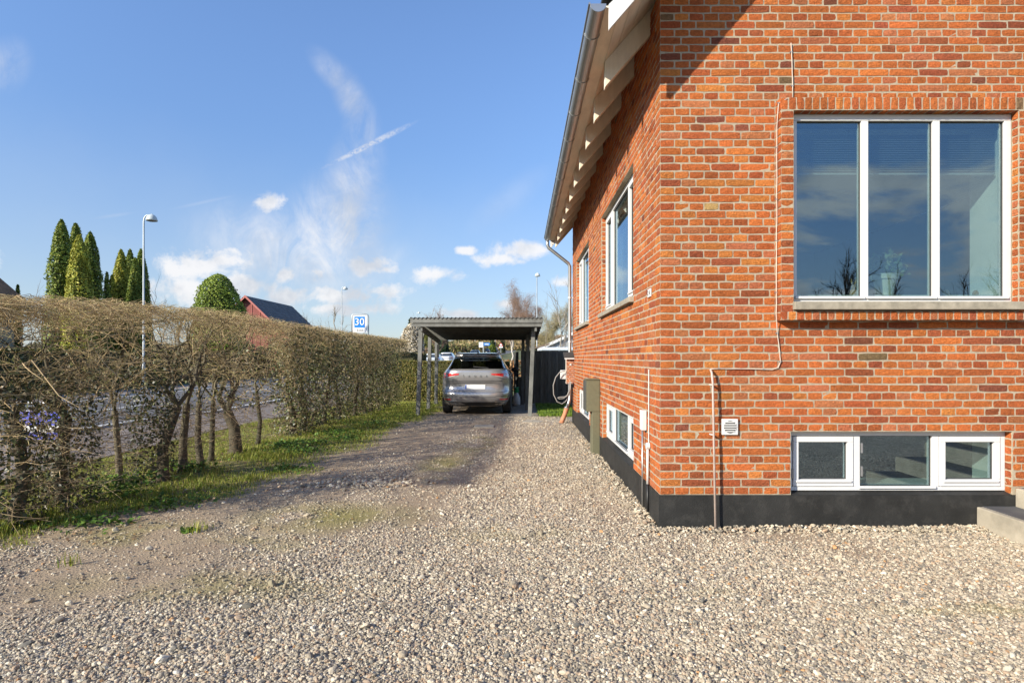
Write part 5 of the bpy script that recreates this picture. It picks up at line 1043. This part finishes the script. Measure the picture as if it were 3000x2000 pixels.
# ---------------------------------------------------------------- trees
m_trunk = leafmat('bark', 0, .9, .2); m_fol = leafmat('foliage', .15, .6, .3)
def evergreen(name, label, px, top_py, hw_px, y, pal, n, shape='column', group=None, size=.07, base_py=None):
    """Crown of many small sprays over a dark inner body."""
    g = gz(y) if base_py is None else (VY - base_py) / F * y; x = (px - VX) / F * y; top = (VY - top_py) / F * y; w = hw_px / F * y; H = top - g; t = thing(name, label, 'tree', (x, y, g), group)
    prof = (lambda s: w * np.clip(1.12 * (1 - s) ** .62 * (.86 + .5 * s), 0, 1.05) * np.clip(s * 14 + .45, 0, 1)) if shape == 'column' else (lambda s: w * np.sqrt(np.clip(1 - ((s - .42) / .58) ** 2, 0, 1)) * 1.02)
    obj('trunk', MB().tube([(x, y, g - .1), (x, y, g + H * .5)], [.14, .05], 8), mat('evergreen_bark', (.12, .085, .06), .9, var=.2), t)
    s = NR.uniform(0, 1, n) ** (1.15 if shape == 'column' else .9); a = NR.uniform(0, 6.283, n); sd = R.randint(0, 99)
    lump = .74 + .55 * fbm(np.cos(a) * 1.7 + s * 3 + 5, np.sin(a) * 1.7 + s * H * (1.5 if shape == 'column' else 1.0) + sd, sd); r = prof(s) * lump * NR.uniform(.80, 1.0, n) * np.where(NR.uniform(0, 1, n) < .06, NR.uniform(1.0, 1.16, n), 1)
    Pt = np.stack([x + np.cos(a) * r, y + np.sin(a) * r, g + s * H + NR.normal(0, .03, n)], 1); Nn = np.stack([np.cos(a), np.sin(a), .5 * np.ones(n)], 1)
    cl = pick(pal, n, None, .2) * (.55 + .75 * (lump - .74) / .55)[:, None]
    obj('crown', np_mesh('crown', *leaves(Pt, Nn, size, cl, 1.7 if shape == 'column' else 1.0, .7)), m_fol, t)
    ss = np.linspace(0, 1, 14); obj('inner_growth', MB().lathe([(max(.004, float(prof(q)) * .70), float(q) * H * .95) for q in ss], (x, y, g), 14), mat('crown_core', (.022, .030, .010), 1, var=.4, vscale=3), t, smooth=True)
TJ = [(.19, .25, .04), (.27, .30, .05), (.11, .17, .03)]; TY = [(.36, .37, .05), (.45, .42, .06), (.25, .29, .04)]
TG = 'columnar conifers behind the hedge'
for px, tp, hw, y, pal, lab in ((222, 655, 38, 33.0, TJ, 'dark columnar conifer standing behind the tallest two'), (180, 645, 44, 31.5, TJ, 'tallest columnar conifer, at the outer side of the row'), (264, 682, 42, 31.0, TJ, 'dark columnar conifer at the inner side of the tall group'), (232, 690, 44, 29.6, TY, 'yellow green columnar conifer in front of the tall group'),
                               (313, 798, 15, 33, TJ, 'tiny conifer between the two conifer groups'), (381, 733, 30, 37, TJ, 'rear columnar conifer in the middle of the smaller group'), (355, 732, 34, 35, TY, 'bright columnar conifer at the outer side of the smaller group'), (413, 732, 30, 36, TJ, 'dark columnar conifer right behind the tall lamp post'), (396, 757, 27, 34.2, TJ, 'shortest columnar conifer in front of the smaller group'), (328, 806, 18, 34, TY, 'low golden conifer at the foot of the smaller group'), (52, 835, 13, 34, TJ, 'little dark conifer beside the brown roof')):
    evergreen('columnar_conifer', lab, px, tp, hw * 1.08, y, pal, 11000 if hw > 25 else 2600, 'column', TG, .05)
evergreen('round_evergreen', 'dense rounded bright green evergreen tree beside the red barn', 640, 805, 74, 44, [(.20, .28, .04), (.29, .36, .055), (.12, .18, .03)], 17000, 'round', None, .075)
evergreen('round_evergreen', 'dark green bush behind the parked cars beyond the hedge', 1298, 985, 17, 92, [(.035, .075, .03), (.05, .10, .04)], 1600, 'round', 'far bushes', .2); evergreen('spruce_tree', 'dark conifer rising behind the white blossom tree', 1203, 935, 12, 70, [(.03, .055, .025), (.05, .075, .03)], 1400, 'column', None, .16)
evergreen('round_evergreen', 'yellow tinged bush standing behind the front left carport post', 1250, 975, 14, 78, [(.20, .19, .04), (.13, .15, .04)], 1400, 'round', 'far bushes', .18); evergreen('round_evergreen', 'dark green bush beside the blue direction sign', 1443, 996, 8, 150, [(.04, .075, .03), (.06, .09, .03)], 900, 'round', 'far bushes', .25)
evergreen('round_evergreen', 'bright green bush below the blue direction sign', 1441, 1010, 11, 140, [(.20, .26, .04), (.14, .2, .03)], 900, 'round', 'far bushes', .22); evergreen('spruce_tree', 'small dark conifer just behind the warning triangle', 1473, 992, 6, 160, [(.04, .055, .03), (.08, .09, .04)], 900, 'column', None, .25)
evergreen('blossom_tree', 'white blossoming tree left of the carport', 1210, 948, 33, 62, [(.62, .57, .47), (.50, .44, .34), (.36, .31, .21)], 5200, 'round', None, .11); evergreen('blossom_tree', 'lower white blossoming shrub beside the small tiled roof house', 1180, 992, 16, 64, [(.5, .46, .38), (.38, .34, .24), (.24, .24, .13)], 2200, 'round', None, .11)
def bare(name, label, px, top_py, y, lean=0.0, pal=((.22, .18, .15), (.30, .25, .20)), r=.09, depth=4, spread=.42, kids=4, up=.22, lenk=.66, frac=.36, group=None, twigs_=0, tpal=((.30, .19, .14), (.24, .17, .12)), x=None, top=None, tw_r=.010, wid=.2):
    g = gz(y); x = (px - VX) / F * y if x is None else x; top = (VY - top_py) / F * y if top is None else top; H = top - g; t = thing(name, label, 'tree', (x, y, g), group); out = {}
    branchy((x, y, g - .05), (x + lean * H * .5, y, g + H * frac), r, depth, spread, out, 6, kids, .03, up, .56, lenk)
    # bring the crown to its height
    tz = max(p_[:, 2].max() for l in out.values() for p_, _ in l); k = (top - g) / max(tz - g, .1)
    for l in out.values():
        for p_, _ in l: p_[:, 2] = g + (p_[:, 2] - g) * k; p_[:, 0] = x + (p_[:, 0] - x) * min(k, 1.4)
    tr_ = {d: l for d, l in out.items() if d >= depth - 1}; br = {d: l for d, l in out.items() if d < depth - 1}
    obj('trunk', limbs_mesh('trunk', tr_, pal), m_trunk, t, smooth=True); C_ = limbs_mesh('crown', br, tpal if twigs_ else pal); cr = obj('crown', C_, m_trunk, t)
    if twigs_:
        tips = np.array([p_[-1] for p_, _ in out[0]]); n = twigs_; st = tips[NR.integers(0, len(tips), n)] + NR.normal(0, .12, (n, 3)); d = norm(NR.normal(0, 1, (n, 3)) + np.array([0, 0, -.5])); ln = NR.uniform(.3, .8, n); tt = np.array([0, .5, 1.0])[None, :, None]
        p_ = st[:, None] + d[:, None] * tt * ln[:, None, None] + np.array([0, 0, -.25]) * (tt ** 2) * ln[:, None, None]; me = np_mesh('fine_twigs', *tubes(p_, np.tile([tw_r, tw_r * .7, tw_r * .4], (n, 1)), pick(tpal, n, None, .2), 3)); tag(obj('fine_twigs', me, m_trunk, t), kind='stuff')
    return t
WB = ((.52, .48, .43), (.42, .38, .33)); 
bare('birch_tree', 'tall pale stemmed birch with a reddish haze of twigs behind the carport', 1548, 806, 58, pal=WB, r=.12, depth=5, kids=4, spread=.36, frac=.42, twigs_=5000, tw_r=.006)
bare('birch_tree', 'birch with brown twigs close behind the taller birch', 1500, 860, 66, pal=WB, r=.11, depth=5, kids=4, spread=.42, frac=.36, twigs_=3200, tw_r=.007)
bare('bare_tree', 'pale leaning bare tree beside the downpipe', 1632, 800, 34, .10, pal=((.30, .27, .22), (.24, .21, .18)), r=.065, depth=4, kids=4, spread=.45, frac=.45)
bare('bare_tree', 'slender bare tree between the lamp and the downpipe', 1599, 858, 36, .02, pal=((.30, .26, .21), (.25, .22, .17)), r=.04, depth=4, kids=3, spread=.4, frac=.5)
bare('bare_tree', 'bare tree with an olive crown behind the blue grey building', 1610, 880, 75, .0, pal=((.30, .27, .18), (.25, .22, .14)), r=.12, depth=5, kids=4, spread=.55, frac=.3, twigs_=5000, tpal=((.30, .26, .15), (.36, .31, .17)))
bare('bare_tree', 'bare tree with upright brown twigs above the carport roof', 1277, 893, 88, 0, r=.12, depth=4, kids=5, spread=.35, frac=.5, twigs_=900)
bare('bare_tree', 'bare many branched tree behind the second street lamp', 985, 888, 50, 0, pal=((.24, .20, .15), (.30, .26, .19)), r=.09, depth=5, kids=3, spread=.5, frac=.3)
bare('bare_tree', 'thin bare tree right of the red barn roof', 908, 905, 60, .05, pal=((.22, .19, .16), (.28, .24, .2)), r=.07, depth=4, kids=4, spread=.4, frac=.4); bare('bare_tree', 'low bare tree between the red barn and the second street lamp', 945, 925, 56, 0, r=.06, depth=4, kids=4, spread=.5, frac=.35)
bare('bare_tree', 'spindly bare tree leaning just right of the tall street lamp', 455, 790, 38, .22, pal=((.12, .10, .10), (.16, .13, .12)), r=.05, depth=4, kids=2, spread=.35, frac=.55)
bare('bare_tree', 'low bare shrubby tree behind the hedge near the tall street lamp', 515, 868, 40, .0, pal=((.14, .12, .11), (.19, .16, .14)), r=.05, depth=4, kids=4, spread=.55, frac=.4)
bare('bare_tree', 'low bare shrub at the foot of the tallest conifer', 122, 828, 30, .0, pal=((.16, .13, .12), (.22, .18, .15)), r=.05, depth=4, kids=4, spread=.6, frac=.35)
for x, y, top, lab in ((15.5, -19, 5.6, 'bare tree mirrored in the near pane of the large window'), (19.6, -22, 5.2, 'bare tree mirrored behind the potted plant'), (22.3, -18, 5.0, 'bare tree mirrored in the lit pane of the large window'), (26, -24, 5.5, 'bare tree mirrored deep in the large window')):
    bare('bare_tree', lab, 0, 0, y, 0, pal=((.06, .05, .045), (.08, .07, .06)), r=.12, depth=5, kids=4, spread=.5, frac=.35, x=x, top=top, group='bare trees across the yard')
# brushwood on the rise and the far woodland edge
def scrub(name, label, n, fn, pal, size, w=None, cat='scrub'):
    Pt = fn(n); me = np_mesh(name, *leaves(Pt, np.tile([0, -.6, .8], (len(Pt), 1)), size, pick(pal, len(Pt), w, .2), 1.6, .9)); tag(obj(name, me, m_fol), label, cat, kind='stuff')
def bank(px0, px1, y0, y1, py_top, amp):
    def f(n):
        px = NR.uniform(px0, px1, n); y = NR.uniform(y0, y1, n); x = (px - VX) / F * y; top = (VY - py_top - amp * (fbm(px * .05, y * .02, 17) - .5) * 2) / F * y; g = np.interp(y, GY, GZ); return np.stack([x, y, g + (top - g) * NR.uniform(0, 1, n) ** .7], 1)
    return f
TAN = [(.30, .21, .10), (.36, .27, .13), (.22, .17, .08), (.20, .18, .06), (.16, .15, .06)]
scrub('brushwood', 'tan leafless brushwood on the rise beyond the road', 15000, bank(1230, 1600, 230, 330, 1000, 9), TAN, .42)
scrub('woodland', 'brown wooded slope closing the view behind the carport', 12000, bank(1380, 1660, 340, 430, 985, 10), [(.34, .22, .13), (.28, .19, .12), (.24, .19, .09)], .6)
scrub('woodland_edge', 'olive and tan shrubs along the far side of the road', 15000, bank(1140, 1420, 110, 160, 1004, 9), TAN + [(.13, .14, .04), (.10, .12, .04)], .24)
scrub('reed_bank', 'straw coloured reeds below the blossom trees', 5000, bank(1140, 1260, 66, 74, 1022, 4), [(.36, .26, .15), (.30, .21, .11)], .12)
scrub('garden_shrubbery', 'garden shrubs across the road behind the hedge', 16000, bank(-300, 1160, 46, 62, 1010, 22), [(.10, .10, .04), (.16, .13, .07), (.07, .085, .03), (.2, .16, .1)], .16)
scrub('leaf_thicket', 'orange brown beech shrub beside the fence', 1600, lambda n: np.stack([NR.normal(-.48, .28, n), NR.normal(27, .3, n), gz(27) + NR.uniform(0, 1.35, n)], 1), [(.36, .17, .07), (.42, .24, .11), (.30, .22, .12)], .05)
# ---------------------------------------------------------------- houses behind
def gable_house(name, label, x0, x1, y0, y1, g, eave, ridge, m_wall, m_roof, m_gable=None, over=.35, tiles=0, verge=None):
    t = thing(name, label, 'house', ((x0 + x1) / 2, (y0 + y1) / 2, g)); xm = (x0 + x1) / 2; k = (ridge - eave) / (xm - x0)
    obj('wall', MB().prism([(x0, g - .2), (x1, g - .2), (x1, eave), (xm, ridge - .02), (x0, eave)], y0, y1, 'y'), m_gable or m_wall, t)
    mb = MB()
    for s in (-1, 1):
        xa = xm; xb = xm + s * ((x1 - x0) / 2 + over); zb = ridge - k * abs(xb - xm); n = max(1, tiles)
        for i in range(n):
            f0, f1 = i / n, (i + 1) / n; p0 = (xa + (xb - xa) * f0, ridge + (zb - ridge) * f0); p1 = (xa + (xb - xa) * f1, ridge + (zb - ridge) * f1)
            mb.prism([(p0[0], p0[1] + .02), (p1[0], p1[1] + .06), (p1[0], p1[1] + .11), (p0[0], p0[1] + .07)], y0 - over, y1 + over, 'y')
    r = obj('roof', mb, m_roof, t)
    if verge:
        for s in (-1, 1):
            xb = xm + s * ((x1 - x0) / 2 + over); zb = ridge - k * abs(xb - xm); obj('verge_board', MB().prism([(xm, ridge + .12), (xb, zb + .12), (xb, zb - .10), (xm, ridge - .10)], y0 - over - .03, y0 - over - .002, 'y'), verge, r)
    return t
m_red = mat('red_boards', (.24, .07, .06), .8, var=.25, vscale=4, stretch=(14, 14, .4)); m_redv = mat('red_verge', (.40, .13, .11), .7, var=.1); m_dtile = mat('dark_pantile', (.085, .088, .092), .75, var=.5, vscale=2.2, dirt=(.14, .14, .13, .7), dirt_scale=2.5)
y = 53; ax, _, az = P(718, 868, y); barn = gable_house('red_barn', 'red boarded barn with a dark tiled roof behind the hedge', ax - 3.6, ax + 3.6, y + .4, 63.4, gz(y), az - 3.5, az, m_red, m_dtile, m_red, .4, 14, m_redv)
for k in range(9): obj('board', MB().box(ax - 3.2 + k * .72, ax - 3.2 + k * .72 + .05, y + .36, y + .4, gz(y), az - .25 - abs(-3.2 + k * .72)), m_redv, barn)
m_thatch = mat('brown_roof', (.26, .15, .09), .95, var=.35, vscale=3, bump=.5, bscale=12); m_pale = mat('pale_render', (.5, .46, .4), .9, var=.08)
cot = thing('cottage', 'cottage with a steep brown hipped roof at the picture edge', 'house', (-32, 31, -1.45)); obj('wall', MB().box(-34.7, -29.1, 28.3, 33.7, -1.6, 3.5), m_pale, cot)
obj('roof', MB().add([(-35, 28, 3.45), (-28.8, 28, 3.45), (-28.8, 34, 3.45), (-35, 34, 3.45), (-31.9, 30.6, 7.7), (-31.9, 31.4, 7.7)], [(0, 1, 4), (1, 2, 5, 4), (2, 3, 5), (3, 0, 4, 5), (0, 3, 2, 1)]), m_thatch, cot)
m_ptile = mat('red_pantile', (.24, .12, .10), .85, var=.3, vscale=1.5); x = P(1166, 0, 72)[0]; tl = gable_house('tiled_house', 'small house with a weathered red tiled roof beyond the hedges', x - 5.2, x + .7, 74, 82, gz(74), gz(74) + 1.6, P(0, 992, 74)[2], m_pale, m_ptile, m_pale, .2, 8)
m_met = mat('blue_cladding', (.40, .44, .48), .6, var=.08, vscale=2); y = 44; bl = thing('metal_shed', 'blue grey metal clad building with a pale roof edge behind the bare trees', 'building', (6, 48, -1.4)); A = P(1600, 1012, y); B = P(1668, 981, y); k = (B[2] - A[2]) / (B[0] - A[0]); xr = B[0] + 5
obj('wall', MB().prism([(A[0], -1.6), (xr, -1.6), (xr, A[2] + k * (xr - A[0]) - .1), (A[0], A[2] - .1)], y, y + 14, 'y'), m_met, bl)
for i in range(28): x = A[0] + .1 + i * .26; obj('cladding_rib', MB().box(x, x + .05, y - .03, y, -1.5, A[2] + k * (x - A[0]) - .15), mat('cladding_rib', (.28, .31, .34), .6), bl)
obj('roof_edge', MB().prism([(A[0] - .3, A[2] - k * .3 - .12), (xr, A[2] + k * (xr - A[0]) - .12), (xr, A[2] + k * (xr - A[0]) + .12), (A[0] - .3, A[2] - k * .3 + .10)], y - .25, y + 14.2, 'y'), mat('roof_edge_paint', (.68, .70, .72), .6), bl)
A = P(1545, 1027, 40); lt = thing('lean_to', 'brown lean to roof next to the blue grey building', 'shed', (A[0] + 1, 42, -1.42)); B = P(1602, 1009, 40)
obj('wall', MB().box(A[0] + .2, B[0], 40.2, 43, -1.6, A[2] - .1), mat('brown_boards', (.16, .11, .075), .9, var=.2, vscale=4), lt); obj('roof', MB().prism([(A[0], A[2]), (B[0] + .2, B[2]), (B[0] + .2, B[2] + .1), (A[0], A[2] + .1)], 39.9, 43.2, 'y'), mat('felt_roof', (.20, .15, .115), .9, var=.2), lt)
A = P(1587, 1026, 31); B = P(1668, 1017, 31); wc = thing('trailer', 'low trailer with a pale blue white top just over the black fence', 'trailer', ((A[0] + B[0]) / 2, 32, -1.47))
obj('body', MB().box(A[0], B[0] + .6, 31, 33, -1.0, A[2] - .02), m_white, wc, bevel=.05); obj('cover', MB().box(A[0] - .05, B[0] + .65, 30.9, 33.1, A[2] - .01, B[2]), mat('trailer_cover', (.55, .62, .72), .5), wc, bevel=.04)
for x in (A[0] + .5, B[0] + .1): obj('wheel', MB().tube([(x, 31.0, -1.17), (x, 31.2, -1.17)], .3, 20), m_tyre, wc)
# ---------------------------------------------------------------- people far off
def person(label, px, y, h, top_c, leg_c, turn=0.0, hair=(.12, .08, .05)):
    g = gz(y); x = (px - VX) / F * y; t = thing('person', label, 'person', (x, y, g), 'people by the road'); s = h / 1.75
    J = {'pel': (0, 0, .95), 'ch': (0, .01, 1.30), 'nk': (0, .01, 1.48), 'hd': (0, -.01, 1.60), 'tp': (0, -.01, 1.70), 'hl': (-.10, 0, .90), 'kl': (-.11, -.02, .50), 'al': (-.11, .03, .08), 'tl': (-.11, -.12, .04), 'hr': (.10, 0, .90), 'kr': (.12, -.03, .50), 'ar': (.13, .03, .08), 'tr': (.13, -.12, .04),
         'sl': (-.19, .01, 1.41), 'el': (-.25, .02, 1.13), 'wl': (-.24, -.08, .88), 'fl': (-.235, -.11, .79), 'sr': (.19, .01, 1.41), 'er': (.26, .02, 1.13), 'wr': (.24, -.09, .89), 'fr': (.235, -.12, .80)}
    Rd = dict(pel=.15, ch=.165, nk=.06, hd=.095, tp=.07, hl=.095, kl=.062, al=.045, tl=.035, hr=.095, kr=.062, ar=.045, tr=.035, sl=.075, el=.05, wl=.034, fl=.028, sr=.075, er=.05, wr=.034, fr=.028)
    E = [('pel', 'ch'), ('ch', 'nk'), ('nk', 'hd'), ('hd', 'tp'), ('pel', 'hl'), ('hl', 'kl'), ('kl', 'al'), ('al', 'tl'), ('pel', 'hr'), ('hr', 'kr'), ('kr', 'ar'), ('ar', 'tr'), ('ch', 'sl'), ('sl', 'el'), ('el', 'wl'), ('wl', 'fl'), ('ch', 'sr'), ('sr', 'er'), ('er', 'wr'), ('wr', 'fr')]
    ks = list(J); rot = Matrix.Rotation(turn, 3, 'Z'); me = bpy.data.meshes.new('body'); me.from_pydata([tuple(rot @ Vector(J[k]) * s + Vector((x, y, g))) for k in ks], [(ks.index(a), ks.index(b)) for a, b in E], [])
    m, nt, b = nodes('clothing'); N = nt.nodes; L = nt.links; tc = N.new('ShaderNodeTexCoord'); sp_ = N.new('ShaderNodeSeparateXYZ'); L.new(tc.outputs['Object'], sp_.inputs[0]); mr = N.new('ShaderNodeMapRange'); mr.inputs['From Min'].default_value = g; mr.inputs['From Max'].default_value = g + h; L.new(sp_.outputs[2], mr.inputs[0])
    rp = N.new('ShaderNodeValToRGB'); rp.color_ramp.interpolation = 'CONSTANT'; el = rp.color_ramp.elements; el[0].color = (.03, .03, .03, 1); el[1].position = .06; el[1].color = (*leg_c, 1)
    for ps_, c_ in ((.52, top_c), (.855, (.50, .32, .24))): e_ = el.new(ps_); e_.color = (*c_, 1)
    L.new(mr.outputs[0], rp.inputs[0]); L.new(rp.outputs[0], b.inputs['Base Color']); b.inputs['Roughness'].default_value = .85
    o = obj('body', me, m, t); sk = o.modifiers.new('skin', 'SKIN'); 
    for k, v in zip(ks, me.skin_vertices[0].data if me.skin_vertices else []): pass
    if not me.skin_vertices: bpy.context.view_layer.objects.active = o; bpy.ops.mesh.customdata_skin_add()
    for k, v in zip(ks, me.skin_vertices[0].data): v.radius = (Rd[k] * s, Rd[k] * s * (.72 if k in ('pel', 'ch') else 1)); v.use_root = k == 'pel'
    sub = o.modifiers.new('smooth', 'SUBSURF'); sub.levels = sub.render_levels = 2; sk.use_smooth_shade = True
    hd = rot @ Vector((0, .01, 1.645)) * s + Vector((x, y, g)); obj('hair', MB().lathe([(.10 * s, -.05 * s), (.112 * s, .0), (.10 * s, .06 * s), (.05 * s, .10 * s), (0, .11 * s)], hd, 12), mat('hair%d' % len(bpy.data.materials), hair, .7), t, smooth=True)
person('person in a dark blue jacket standing beside the pale silver car', 1241, 57, 1.78, (.05, .08, .14), (.03, .03, .05), .6); person('person in black with fair hair walking on the far verge', 1359, 112, 1.75, (.015, .015, .018), (.02, .02, .025), 2.6, (.5, .4, .3)); person('person in dark clothes walking behind the fair haired one', 1366, 113, 1.66, (.02, .02, .025), (.02, .02, .025), 2.6)
